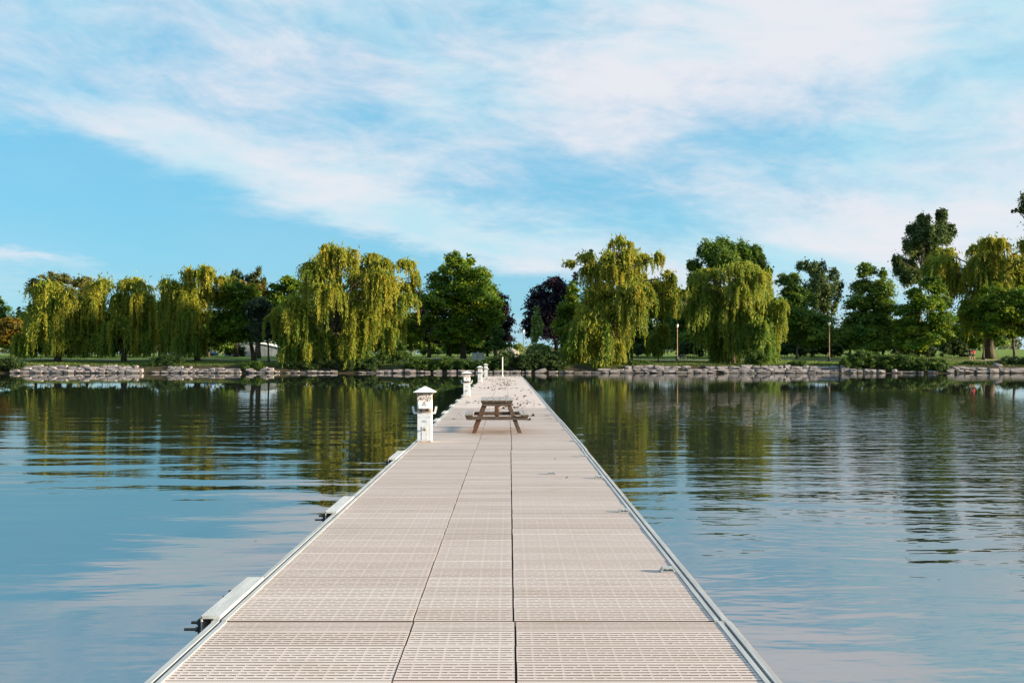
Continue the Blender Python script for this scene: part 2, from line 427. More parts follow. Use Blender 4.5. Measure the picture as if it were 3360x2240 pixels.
M['conifer'] = leaf_mat('needle', (0.012, 0.026, 0.020), (0.035, 0.055, 0.036), 0.08)
M['shrub'] = leaf_mat('shrub_leaf', (0.030, 0.078, 0.012), (0.115, 0.170, 0.026), 0.28)
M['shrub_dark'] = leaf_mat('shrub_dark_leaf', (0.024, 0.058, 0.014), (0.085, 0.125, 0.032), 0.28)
M['far'] = leaf_mat('far_leaf', (0.10, 0.13, 0.07), (0.20, 0.21, 0.11), 0.2)
M['white'] = P('white_canvas', (0.78, 0.78, 0.77), 0.7)
M['greywall'] = noisy('grey_canvas', (0.30, 0.31, 0.33), (0.42, 0.43, 0.44), 0.8, 0.8)
M['red'] = P('red_fabric', (0.55, 0.03, 0.05), 0.7)
M['blue'] = P('blue_fabric', (0.03, 0.22, 0.55), 0.7)
M['cabinet'] = noisy('beige_enamel', (0.36, 0.33, 0.28), (0.44, 0.41, 0.35), 2.0, 0.55)
M['post'] = noisy('white_post_paint', (0.78, 0.76, 0.74), (0.62, 0.57, 0.53), 12, 0.5)
M['iron'] = P('black_iron', (0.02, 0.022, 0.025), 0.5, 0.4)
M['brownpole'] = P('bronze_pole', (0.26, 0.14, 0.075), 0.5)
M['lamp_glass'] = P('frosted_lamp_glass', (0.82, 0.80, 0.74), 0.3)
M['skin'] = P('skin', (0.52, 0.30, 0.21), 0.6)
M['navy'] = P('dark_cloth', (0.015, 0.018, 0.03), 0.8)
M['shirt'] = P('red_cloth', (0.62, 0.02, 0.06), 0.8)
M['hair'] = P('fair_hair', (0.36, 0.22, 0.10), 0.7)
M['hair2'] = P('dark_hair', (0.05, 0.03, 0.02), 0.7)

# ------------------------------------------------------------------ the setting: water, ground, path
def sheet(name, xs, ys, zf, mat, kind='structure'):
    nx, ny = len(xs), len(ys)
    V = [(x, y, zf(x, y)) for y in ys for x in xs]
    Fc = [(j * nx + i, j * nx + i + 1, (j + 1) * nx + i + 1, (j + 1) * nx + i) for j in range(ny - 1) for i in range(nx - 1)]
    me = bpy.data.meshes.new(name); me.from_pydata(V, [], Fc); me.materials.append(mat)
    me.polygons.foreach_set('use_smooth', [True] * len(me.polygons))
    return tag(link(name, me), kind=kind)
sheet('lake_water', [-2500, -200, 0, 200, 2500], [-2500, -100, 0, 60, 127.6], lambda x, y: 0.0, M['water'])
rng0 = np.random.default_rng(5)
def gz(x, y):
    return ground(x, y) + (0.05 * math.sin(x * 0.31 + y * 0.2) + 0.04 * math.sin(x * 0.83) if y > 128 else 0)
sheet('ground', [-2500, -400] + list(np.linspace(-110, 110, 111)) + [400, 2500], [126.0, 127.3, 128.2, 130, 134, 137, 140, 145, 150, 160, 175, 190, 260, 340, 500, 1200, 3000], gz, M['grass'])
def strip(name, pts, w):
    mb = MB(); L = []
    for x, y in pts: L.append((x, y))
    V = []
    for i, (x, y) in enumerate(L):
        V += [(x, y - w[i] / 2, gz(x, y - w[i] / 2) + 0.07), (x, y + w[i] / 2, gz(x, y + w[i] / 2) + 0.07)]
    mb.poly(V, [(2 * i, 2 * i + 2, 2 * i + 3, 2 * i + 1) for i in range(len(L) - 1)])
    return tag(mb.build(name, M['path']), kind='structure')
xs = np.linspace(-120, 120, 121)
strip('path', [(x, 141.0 + 0.5 * math.sin(x * 0.08)) for x in xs], [2.4] * len(xs))
strip('path', [(-13.0 + 0.5 * i, 145.5 + 0.12 * i + 0.02 * i * i) for i in range(20)], [2.5 + 0.12 * i for i in range(20)])

# ------------------------------------------------------------------ floating dock
XL, XR = -1.855, 1.385       # outer edges of the dock
def bend(y):
    k = sum(y >= j for j in (6.22, 17.70, 26.3, 37.9, 49.5, 61.2, 72.9))
    return (0.0 if y < 20 else -0.0047 * (y - 20)) + (0.0, -0.010, 0.004, -0.006, 0.008, -0.004, 0.006, 0.0)[k]
DOCK_END = 84.6
joints = [-5.3, 6.22, 17.70, 26.3, 37.9, 49.5, 61.2, 72.9, DOCK_END]
dock = empty('floating_dock', (0, 0, 0))
tag(dock, 'long beige slatted floating dock with aluminium edges running out across the lake', 'dock')
PW = 0.300
def panel_mesh(w, name):
    """moulded deck panel with rows of open slots: ribs, bridges and slot walls"""
    mb = MB(); r = random.Random(int(w * 100)); n = 7; pitch = PW / n; slot = 0.0125; z0, z1 = -0.035, 0.0
    y = -PW / 2; x0, x1 = -w / 2, w / 2
    for i in range(n):
        ya, yb = y + i * pitch, y + (i + 1) * pitch
        last = i == n - 1
        ys_ = yb - 0.006 if last else yb - slot
        mb.poly([(x0, ya, z1), (x1, ya, z1), (x1, ys_, z1), (x0, ys_, z1)], [(0, 1, 2, 3)])
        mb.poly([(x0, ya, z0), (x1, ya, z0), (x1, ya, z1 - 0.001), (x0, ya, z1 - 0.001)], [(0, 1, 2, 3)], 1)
        mb.poly([(x0, ys_, z0), (x1, ys_, z0), (x1, ys_, z1), (x0, ys_, z1)], [(3, 2, 1, 0)])
        if last: break
        per = 0.152; bw = 0.018; bx = x0; br = []
        xk = x0 + 0.020 + ((x1 - x0 - 0.04) % per) / 2 - per
        while xk < x1:
            br += [xk, xk + per * ((0.36, 0.64, 0.30, 0.70, 0.42, 0.58)[i] + r.uniform(-0.03, 0.03))]; xk += per
        br.append(x1)
        for q0, q1 in zip(br[:-1], br[1:]):
            x, xe = max(q0 + bw / 2, x0 + 0.014), min(q1 - bw / 2, x1 - 0.014)
            if xe - x < 0.015: continue
            mb.poly([(bx, ys_, z1 - 0.0015), (x, ys_, z1 - 0.0015), (x, yb, z1 - 0.0015), (bx, yb, z1 - 0.0015)], [(0, 1, 2, 3)])
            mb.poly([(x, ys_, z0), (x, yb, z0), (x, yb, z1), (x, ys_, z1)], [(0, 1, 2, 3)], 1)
            mb.poly([(xe, ys_, z0), (xe, yb, z0), (xe, yb, z1), (xe, ys_, z1)], [(3, 2, 1, 0)])
            bx = xe
        mb.poly([(bx, ys_, z1 - 0.0015), (x1, ys_, z1 - 0.0015), (x1, yb, z1 - 0.0015), (bx, yb, z1 - 0.0015)], [(0, 1, 2, 3)])
    mb.poly([(x0, -PW / 2, z0), (x0, PW / 2, z0), (x0, PW / 2, z1), (x0, -PW / 2, z1)], [(3, 2, 1, 0)])
    mb.poly([(x1, -PW / 2, z0), (x1, PW / 2, z0), (x1, PW / 2, z1), (x1, -PW / 2, z1)], [(0, 1, 2, 3)])
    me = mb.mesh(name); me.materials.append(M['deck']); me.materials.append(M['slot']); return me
RAIL = 0.095
xa, xb = XL + RAIL + 0.002, XR - RAIL - 0.002
cols = [(xa, -0.602), (-0.592, 0.028), (0.040, xb)]
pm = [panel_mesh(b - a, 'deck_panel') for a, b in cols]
rnd = random.Random(4)
far = MB(); npan = 0
for s in range(len(joints) - 1):
    ya, yb = joints[s] + 0.012, joints[s + 1] - 0.018
    if yb < 3.0: continue
    y = ya
    while y < yb - 0.03:
        d = min(0.305, yb - y)
        if y + d > 2.6:
            for ci, (a, b) in enumerate(cols):
                if npan < 297 and y < 40:
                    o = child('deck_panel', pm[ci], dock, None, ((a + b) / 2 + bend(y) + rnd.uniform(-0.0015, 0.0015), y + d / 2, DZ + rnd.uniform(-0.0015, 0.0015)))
                    o.scale = (1, (d - 0.003) / PW, 1); o.rotation_euler.z = (0.0047 if y > 20 else 0) + rnd.uniform(-0.0006, 0.0006)
                    o.rotation_euler.x = rnd.uniform(-0.004, 0.004); npan += 1
                else:
                    jz = rnd.uniform(-0.003, 0.003)
                    far.box(a + bend(y), b + bend(y), y + 0.003, y + d - 0.003, DZ - 0.035, DZ + jz)
        y += d
tag(far.build('decking', M['deck_far'], dock), kind='stuff')
for s in range(len(joints) - 1):
    ya, yb = joints[s], joints[s + 1] - 0.015
    if yb < 2: continue
    ya = max(ya, 1.5)
    def ex(prof, name, mat, flip):
        mb = MB(); rings = []
        for yy in (ya, yb):
            rings.append([((XL + px if not flip else XR - px) + bend(yy), yy, DZ + pz) for px, pz in prof])
        n = len(prof); k = mb.v; mb.v = rings[0] + rings[1]
        for j in range(n):
            mb.f.append((j, (j + 1) % n, n + (j + 1) % n, n + j) if flip else (n + j, n + (j + 1) % n, (j + 1) % n, j)); mb.m.append(0)
        mb.f.append(tuple(range(n)) if not flip else tuple(reversed(range(n)))); mb.m.append(0)
        mb.f.append(tuple(n + j for j in (reversed(range(n)) if not flip else range(n)))); mb.m.append(0)
        return mb.build(name, mat, dock)
    for flip in (False, True):
        ex([(0.012, -0.20), (0.012, 0.008), (0.0465, 0.008), (0.0465, -0.012), (0.0495, -0.030), (0.049, -0.20)], 'outer_rail', M['alu'], flip)
        ex([(0.0660, -0.08), (0.0660, 0.006), (0.0945, 0.006), (0.0945, -0.08)], 'inner_rail', M['alu'], flip)
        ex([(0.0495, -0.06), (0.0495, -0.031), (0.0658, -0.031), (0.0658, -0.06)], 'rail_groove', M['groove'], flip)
        ex([(0.0, -0.12), (0.0, -0.004), (0.004, 0.002), (0.0118, 0.002), (0.0118, -0.12)], 'rub_strip', M['rub'], flip)
    u_ = MB(); u_.box(XL + 0.10 + bend((ya + yb) / 2), XR - 0.10 + bend((ya + yb) / 2), ya, yb, DZ - 0.16, DZ - 0.05); u_.build('underdeck_shade', M['dark'], dock)  # dark box added beneath the slots, standing in for under-deck shade
    fl = MB()
    y = ya + 0.4
    while y < yb - 1.2:
        fl.box(XL + 0.18 + bend(y), XR - 0.18 + bend(y), y, y + 1.6, -0.25, DZ - 0.165); y += 2.4
    fl.build('float', M['black_rubber'], dock, bevel=0.04)
# finger mounting channels on the left edge
def bracket(y0, y1):
    L = y1 - y0; mb = MB(); w = 0.122
    n = 7
    for i in range(n):
        a = -0.068 + w * i / n
        mb.box(a, a + w / n - 0.0035, 0.003, L - 0.003, 0.0262, 0.0285)
    mb.box(-0.068, 0.050, 0, L, 0.009, 0.026)
    mb.box(-0.070, -0.062, 0.0, L, -0.10, 0.0255)
    o = mb.build('mounting_channel', M['bracket'], dock, (XL + bend(y0), y0, DZ))
    for q in (0.02, L - 0.28): MB().box(-0.098, -0.0705, q, q + 0.14, -0.13, 0.002).build('rubber_pad', M['black_rubber'], o, bevel=0.006)
    for yy in (0.06, L - 0.20):
        for zz, ln in ((-0.03, 0.050), (-0.065, 0.085)):
            b = MB().tube([(-0.098, yy - (0.03 if ln > 0.06 else 0), zz), (-0.098 - ln, yy - (0.03 if ln > 0.06 else 0), zz)], 0.0095, 8)
            b.tube([(-0.0985, yy - (0.03 if ln > 0.06 else 0), zz), (-0.112, yy - (0.03 if ln > 0.06 else 0), zz)], 0.016, 6)
            b.build('bolt', M['bolt'], o)
for y0, y1 in ((6.24, 7.34), (10.45, 11.6), (15.85, 17.2), (25.2, 26.3), (28.8, 30.0), (32.8, 34.0), (36.9, 38.0), (41.6, 42.7), (46, 47.1), (52, 53.1), (57, 58.1)):
    bracket(y0, y1)
# low mooring cleats along the right edge
cm = MB()
pr = [(-0.055, 0.0), (-0.040, 0.032), (0.040, 0.032), (0.055, 0.0), (0.046, 0.0), (0.034, 0.024), (-0.034, 0.024), (-0.046, 0.0)]
k = [(x, -0.035, z) for x, z in pr] + [(x, 0.035, z) for x, z in pr]
cm.poly(k, [(7, 0, 8, 15), (0, 1, 9, 8), (1, 2, 10, 9), (2, 3, 11, 10), (3, 4, 12, 11), (4, 5, 13, 12), (5, 6, 14, 13), (6, 7, 15, 14), (0, 7, 6, 1), (1, 6, 5, 2), (2, 5, 4, 3), (8, 9, 14, 15), (9, 10, 13, 14), (10, 11, 12, 13)])
cm.box(-0.058, 0.058, -0.034, 0.036, -0.003, 0.006)
cm.box(-0.026, -0.010, -0.005, 0.004, 0.006, 0.022); cm.box(0.010, 0.026, -0.005, 0.004, 0.006, 0.022)
cme = cm.mesh('mooring_cleat'); cme.materials.append(M['alu'])
for x, y in [(1.222, 7.65 + 2.93 * i) for i in range(9)] + [(0.60, 14.0)]:
    child('mooring_cleat', cme, dock, None, (x + bend(y), y, DZ + 0.0045))

# ------------------------------------------------------------------ power pedestals
def make_pedestal():
    root = empty('power_pedestal', (0, 0, 0)); w, d = 0.136, 0.145
    MB().box(-w - 0.004, w + 0.004, -d - 0.004, d + 0.004, 0.0, 0.018).build('base_plate', M['rust'], root)
    b = MB(); b.box(-w, w, -d, d, 0.018, 0.47)
    b.build('lower_column', M['ped'], root, bevel=0.004)
    b = MB(); b.box(-w + 0.002, w - 0.002, -d + 0.002, d - 0.002, 0.47, 0.478); b.box(-w, w, -d, d, 0.478, 0.915)
    up = b.build('upper_column', M['ped'], root, bevel=0.004)
    hood = MB()   # sloping outlet hood on the front
    zt, zb, o = 0.83, 0.652, 0.055
    hood.poly([(-w + 0.004, -d - 0.001, zt), (w - 0.004, -d - 0.001, zt), (w - 0.034, -d - o, zb), (-w + 0.034, -d - o, zb), (-w + 0.004, -d - 0.001, zb + 0.0), (w - 0.004, -d - 0.001, zb + 0.0)],
              [(0, 3, 2, 1), (0, 4, 3), (1, 2, 5), (3, 4, 5, 2)])
    hood.box(-w - 0.002, w + 0.002, -d - 0.008, -d - 0.002, 0.832, 0.846)
    hood.build('outlet_hood', M['ped'], root)
    rc = MB(); rc.box(-w + 0.012, w - 0.012, -d - 0.010, -d - 0.002, 0.578, 0.650); sk = rc.build('socket_panel', M['rust'], root)
    for sx in (-0.062, 0.062):
        s = MB(); s.tube([(sx, -d - 0.011, 0.622), (sx, -d - 0.040, 0.618)], [0.030, 0.026], 14); s.build('socket', M['dark'], sk)
    MB().box(-0.006, 0.006, -d - 0.014, -d - 0.0105, 0.56, 0.65).build('latch', M['rust'], sk)
    co = MB()
    co.hexa([(-w - 0.003, -d - 0.003, 0.915), (w + 0.003, -d - 0.003, 0.915), (w + 0.003, d + 0.003, 0.915), (-w - 0.003, d + 0.003, 0.915), (-0.178, -0.186, 0.962), (0.178, -0.186, 0.962), (0.178, 0.186, 0.962), (-0.178, 0.186, 0.962)])
    co.build('cornice', M['ped_under'], root)
    ro = MB(); q = 0.208; qd = 0.216
    ro.box(-q, q, -qd, qd, 0.9625, 0.972)
    ro.poly([(-q, -qd, 0.972), (q, -qd, 0.972), (q, qd, 0.972), (-q, qd, 0.972), (0, 0, 1.082)], [(0, 1, 4), (1, 2, 4), (2, 3, 4), (3, 0, 4)])
    ro.build('roof', M['ped_roof'], root)
    for s in (-1, 1):
        h = MB(); y = -d + 0.05
        h.box(min(s * w, s * (w + 0.072)), max(s * w, s * (w + 0.072)), y - 0.02, y + 0.02, 0.545, 0.580)
        h.beam((s * (w + 0.064), y, 0.56), (s * (w + 0.092), y, 0.690), 0.040, 0.019, (0, 1, 0))
        h.build('hose_hook', M['ped_roof'], root)
    dr = MB(); dr.box(-0.049, 0.057, -d - 0.005, -d - 0.0005, 0.045, 0.305); door = dr.build('access_door', M['ped'], root)
    for bx, bz in ((-0.043, 0.06), (0.051, 0.06), (-0.043, 0.16), (0.051, 0.16), (0.0, 0.297), (-0.10, 0.032), (0.10, 0.032), (-0.10, 0.485), (0.10, 0.485)):
        MB().tube([(bx, -d - 0.0005, bz), (bx, -d - 0.008, bz)], 0.005, 6).build('screw', M['bolt'], root)
    vl = MB(); vl.tube([(0.008, -d - 0.005, 0.245), (0.008, -d - 0.03, 0.245)], 0.012, 10); vl.tube([(0.008, -d - 0.03, 0.245), (0.008, -d - 0.055, 0.243)], [0.026, 0.024], 14)
    va = vl.build('tap', M['brass'], door)
    MB().box(-0.062, 0.006, -d - 0.047, -d - 0.035, 0.268, 0.275).build('tap_lever', M['iron'], va)
    # faded printed notice, lines too small to read
    tx = MB()
    for i, (a, b_) in enumerate(((-0.016, 0.012), (-0.048, 0.044), (-0.044, 0.046), (-0.046, 0.040), (-0.048, 0.046), (-0.040, 0.044))):
        z = 0.424 - i * 0.0085; tx.box(a, b_, -d - 0.002, -d - 0.0006, z, z + 0.0045)
    tx.build('notice_print', M['label'], root)
    # warning triangle lying on the sloping hood
    def hp(x, z):  # point on hood face
        t = (zt - z) / (zt - zb); return (x, -d - 0.001 - t * (o - 0.001), z)
    def off(p, e): return (p[0], p[1] - e, p[2] + e * 0.3)
    cz = 0.735
    def tri(sc): return [(-0.042 * sc, cz - 0.026 * sc), (0.042 * sc, cz - 0.026 * sc), (0.0, cz + 0.046 * sc)]
    T = MB(); T.poly([off(hp(*p), 0.002) for p in tri(1.0)], [(0, 1, 2)]); wt = T.build('warning_triangle', M['ink'], root)
    T = MB(); T.poly([off(hp(*p), 0.0028) for p in tri(0.66)], [(0, 1, 2)]); T.build('triangle_face', M['signwhite'], wt)
    T = MB(); T.poly([off(hp(x, cz + z), 0.0036) for x, z in ((-0.002, 0.024), (0.007, 0.024), (0.003, 0.008), (0.009, 0.008), (-0.003, -0.012), (0.0, 0.002), (-0.006, 0.002))], [(0, 6, 5, 4, 3, 2, 1)]); T.build('bolt_symbol', M['ink'], wt)
    return root
ped0 = make_pedestal()
peds = [(-1.648, 19.35, 'rusty white power pedestal nearest the camera, standing before the picnic table'),
        (-1.672, 41.1, 'white power pedestal second nearest, standing on the dock just beyond the picnic table'),
        (-1.690, 63.7, 'white power pedestal second farthest, overlapping the last one at the dock end'),
        (-1.700, 84.1, 'white power pedestal farthest away at the far left corner of the dock')]
for i, (x, y, lb) in enumerate(peds):
    o = ped0 if i == 0 else copy_tree(ped0)
    o.location = (x + bend(y), y, DZ + 0.001); o.rotation_euler = (0, 0, (0.0, 0.01, -0.02, 0.015)[i])
    tag(o, lb, 'power pedestal', 'power pedestals along the left side of the dock')
# white marker post at the end of the dock
pt = empty('marker_post', (-0.60 + 0.0, 84.2, DZ)); tag(pt, 'slim white post standing upright at the far end of the dock', 'post')
MB().tube([(0, 0, 0.01), (0, 0, 1.52)], 0.045, 12).build('pole', M['post'], pt)
MB().lathe([(0.10, 0), (0.10, 0.02), (0.065, 0.035), (0.055, 0.10)], 12).build('base', M['post'], pt)
MB().box(-0.055, 0.065, -0.05, 0.05, 1.522, 1.62).build('cap', M['post'], pt, bevel=0.01)

# ------------------------------------------------------------------ picnic table
def picnic_table(cx, y0, L):
    T = empty('picnic_table', (cx, y0 + L / 2, DZ)); tag(T, 'weathered wooden picnic table with attached benches standing on the dock', 'picnic table')
    h = L / 2
    mats = [M['wood_top'], M['wood_end']]
    def plank(name, xa_, xb_, z0, z1, ya=-h, yb=h):
        mb = MB(); mb.box(xa_, xb_, ya, yb, z0, z1); mb.m = [1 if i in (2, 4) else 0 for i in range(6)]
        return mb.build(name, mats, T, bevel=0.003)
    for i in range(5):
        plank('tabletop_plank', -0.348 + i * 0.1396, -0.348 + (i + 1) * 0.1396 - 0.006, 0.672, 0.711, -h + rnd.uniform(-.006, .006), h)
    for xa_, xb_ in ((-0.690, -0.513), (0.512, 0.597), (0.603, 0.690)):
        plank('bench_plank', xa_, xb_, 0.366, 0.402)
    for y in (-h + 0.06, h - 0.06):
        sgn = 1 if y < 0 else -1
        t = MB(); y1, y2 = y - 0.019, y + 0.019
        t.hexa([(-0.305, y1, 0.585), (0.305, y1, 0.585), (0.305, y2, 0.585), (-0.305, y2, 0.585), (-0.338, y1, 0.671), (0.338, y1, 0.671), (0.338, y2, 0.671), (-0.338, y2, 0.671)])
        t.build('top_cleat', M['wood_leg2'], T, bevel=0.003)
        t = MB(); ym = y - sgn * 0.0
        t.hexa([(-0.648, ym - 0.019, 0.285), (0.648, ym - 0.019, 0.285), (0.648, ym + 0.019, 0.285), (-0.648, ym + 0.019, 0.285), (-0.686, ym - 0.019, 0.365), (0.686, ym - 0.019, 0.365), (0.686, ym + 0.019, 0.365), (-0.686, ym + 0.019, 0.365)])
        bm_ = t.build('seat_beam', M['wood_leg2'], T, bevel=0.003)
        for s in (-1, 1):
            MB().tube([(s * 0.342, ym - sgn * 0.0191, 0.325), (s * 0.342, ym - sgn * 0.027, 0.325)], 0.011, 10).build('bolt_head', M['bolt'], bm_)
            yl = ym + sgn * 0.040; lw = 0.048
            lg = MB(); b0, t0 = s * 0.495, s * 0.235
            lg.hexa([(b0 - lw, yl - 0.0195, 0.0), (b0 + lw, yl - 0.0195, 0.0), (b0 + lw, yl + 0.0195, 0.0), (b0 - lw, yl + 0.0195, 0.0), (t0 - lw, yl - 0.0195, 0.670), (t0 + lw, yl - 0.0195, 0.670), (t0 + lw, yl + 0.0195, 0.670), (t0 - lw, yl + 0.0195, 0.670)])
            lg.build('leg', M['wood_leg'] if s < 0 else M['wood_leg2'], T, bevel=0.003)
        br = MB(); br.beam((0, ym + sgn * 0.042, 0.295), (0, ym + sgn * 0.60, 0.66), 0.082, 0.036); br.build('brace', M['wood_leg'], T, bevel=0.003)
    MB().box(-0.32, 0.32, -0.019, 0.019, 0.60, 0.6715).build('middle_cleat', M['wood_leg2'], T)
    return T
tb = picnic_table(-0.290, 21.42, 1.88); tb.location.z = DZ + 0.002; tb.rotation_euler.z = 0.02

# ------------------------------------------------------------------ fallen leaves on the deck
rg = np.random.default_rng(11)
def leaf_quads(c, u, v):
    return np.stack([c - u, c + u * 0.75 + v, c + u * 0.75 - v], axis=1)
n = 480
cy_ = 25 + 59 * rg.beta(1.2, 1.0, 75); cx_ = rg.normal(-0.1, 0.7, 75); ci_ = rg.integers(0, 75, n)
ys = np.clip(cy_[ci_] + rg.normal(0, 0.9, n), 24, 84.3); ys = np.where(rg.random(n) < 0.012, rg.uniform(9, 24, n), ys)
xs_ = np.clip(cx_[ci_] + rg.normal(0, 0.28, n), -1.45, 1.1); xs_ += np.array([bend(y) for y in ys])
ang = rg.uniform(0, 6.28, n); sz = rg.uniform(0.03, 0.085, n) * np.where(ys < 24, 0.45, 1)
c = np.stack([xs_, ys, np.full(n, DZ + 0.012) + rg.uniform(0, 0.01, n)], 1)
uu = np.stack([np.cos(ang) * sz, np.sin(ang) * sz, rg.uniform(-0.25, 0.55, n) * sz], 1)
vv = np.stack([-np.sin(ang) * sz * 0.6, np.cos(ang) * sz * 0.6, rg.uniform(-0.2, 0.5, n) * sz], 1)
me = quad_mesh('fallen_leaves', leaf_quads(c, uu, vv), rg.random(n)); me.materials.append(M['dryleaf'])
tag(link('fallen_leaves', me), 'dry brown leaves scattered over the far half of the dock', 'leaves', kind='stuff')

n = 150
wy = np.concatenate([rg.uniform(6, 40, 90), rg.uniform(26, 34, 60)]); wx_ = np.concatenate([rg.uniform(-14, 16, 90), rg.uniform(-4.6, -2.4, 60)])
k_ = (wx_ < XL - 0.4) | (wx_ > XR + 0.4); wy, wx_ = wy[k_], wx_[k_]; n = len(wy); ang = rg.uniform(0, 6.28, n); sz = rg.uniform(0.012, 0.04, n)
c = np.stack([wx_, wy, np.full(n, 0.006)], 1); uu = np.stack([np.cos(ang) * sz, np.sin(ang) * sz, np.zeros(n)], 1); vv = np.stack([-np.sin(ang) * sz * 0.5, np.cos(ang) * sz * 0.5, np.zeros(n)], 1)
me = quad_mesh('floating_leaves', leaf_quads(c, uu, vv), rg.random(n)); me.materials.append(leaf_mat('floating_leaf', (0.10, 0.09, 0.05), (0.50, 0.46, 0.36), 0.1))
tag(link('floating_leaves', me), 'tiny leaves and petals floating on the water beside the dock', 'leaves', kind='stuff')

# ------------------------------------------------------------------ vegetation
R1 = lambda x, y: (x / 3.136, 760 + y / 3.136)
R2 = lambda x, y: (600 + x / 3.136, 760 + y / 3.136)
R3 = lambda x, y: (1200 + x / 3.136, 760 + y / 3.136)
R4 = lambda x, y: (1800 + x / 3.136, 760 + y / 3.136)
R5 = lambda x, y: (2400 + x / 3.136, 760 + y / 3.136)
R6 = lambda x, y: (2760 + x / 2.528, 640 + y / 2.528)
SCL = {R1: 3.136, R2: 3.136, R3: 3.136, R4: 3.136, R5: 3.136, R6: 2.528}
def lobes_of(spec):
    out = []
    for R, ls in spec:
        for l in ls:
            x, y = R(l[0], l[1]); out.append((x, y, l[2] / SCL[R], l[3] / SCL[R]))
    return out
def unit(a): return a / np.maximum(np.linalg.norm(a, axis=1, keepdims=True), 1e-9)
def place(lobes, Y, rg, depth=0.8):
    """photo outlines to metres: each lobe an ellipsoid, spread through the crown's own depth"""
    L = np.array(lobes); x = (L[:, 0] - CX) / F * Y; z = CAMZ - (L[:, 1] - HY) / F * Y
    rx, rz = L[:, 2] / F * Y, L[:, 3] / F * Y
    xc = (x - rx).min() * 0.5 + (x + rx).max() * 0.5; R = max(((x + rx).max() - (x - rx).min()) / 2, 0.5)
    k = np.sqrt(np.clip(1 - ((x - xc) / R) ** 2, 0.05, 1))
    sg = np.where(np.arange(len(L)) % 2 == 0, -1, 1)
    y = Y + sg * rg.uniform(0.15, 0.75, len(L)) * np.maximum(R * k - rx * 0.5, 0) * depth
    return np.stack([x, y, z], 1), rx, rz, xc, R
def limb(mb, a, b, r0, r1, rg, sag=0.0, n=5):
    a, b = np.array(a, float), np.array(b, float); d = b - a; L = np.linalg.norm(d)
    pts = []
    for i in range(n):
        t = i / (n - 1); p = a + d * t; p[2] += math.sin(math.pi * t) * (0.12 * L - sag)
        if 0 < i < n - 1: p += rg.normal(0, 0.03 * L, 3)
        pts.append(tuple(p))
    mb.tube(pts, [r0 + (r1 - r0) * (i / (n - 1)) for i in range(n)], 6, cap=False)
def trunk_mesh(mb, base, top, r, rg):
    base, top = np.array(base, float), np.array(top, float); pts, rad = [], []
    for i in range(7):
        t = i / 6; p = base + (top - base) * t
        if 0 < i: p[:2] += rg.normal(0, 0.05 * r * i, 2)
        pts.append(tuple(p)); rad.append(r * (1.35 if i == 0 else 1 - 0.62 * t))
    pts[0] = (pts[0][0], pts[0][1], pts[0][2] - 0.2)
    mb.tube(pts, rad, 9)
    return pts
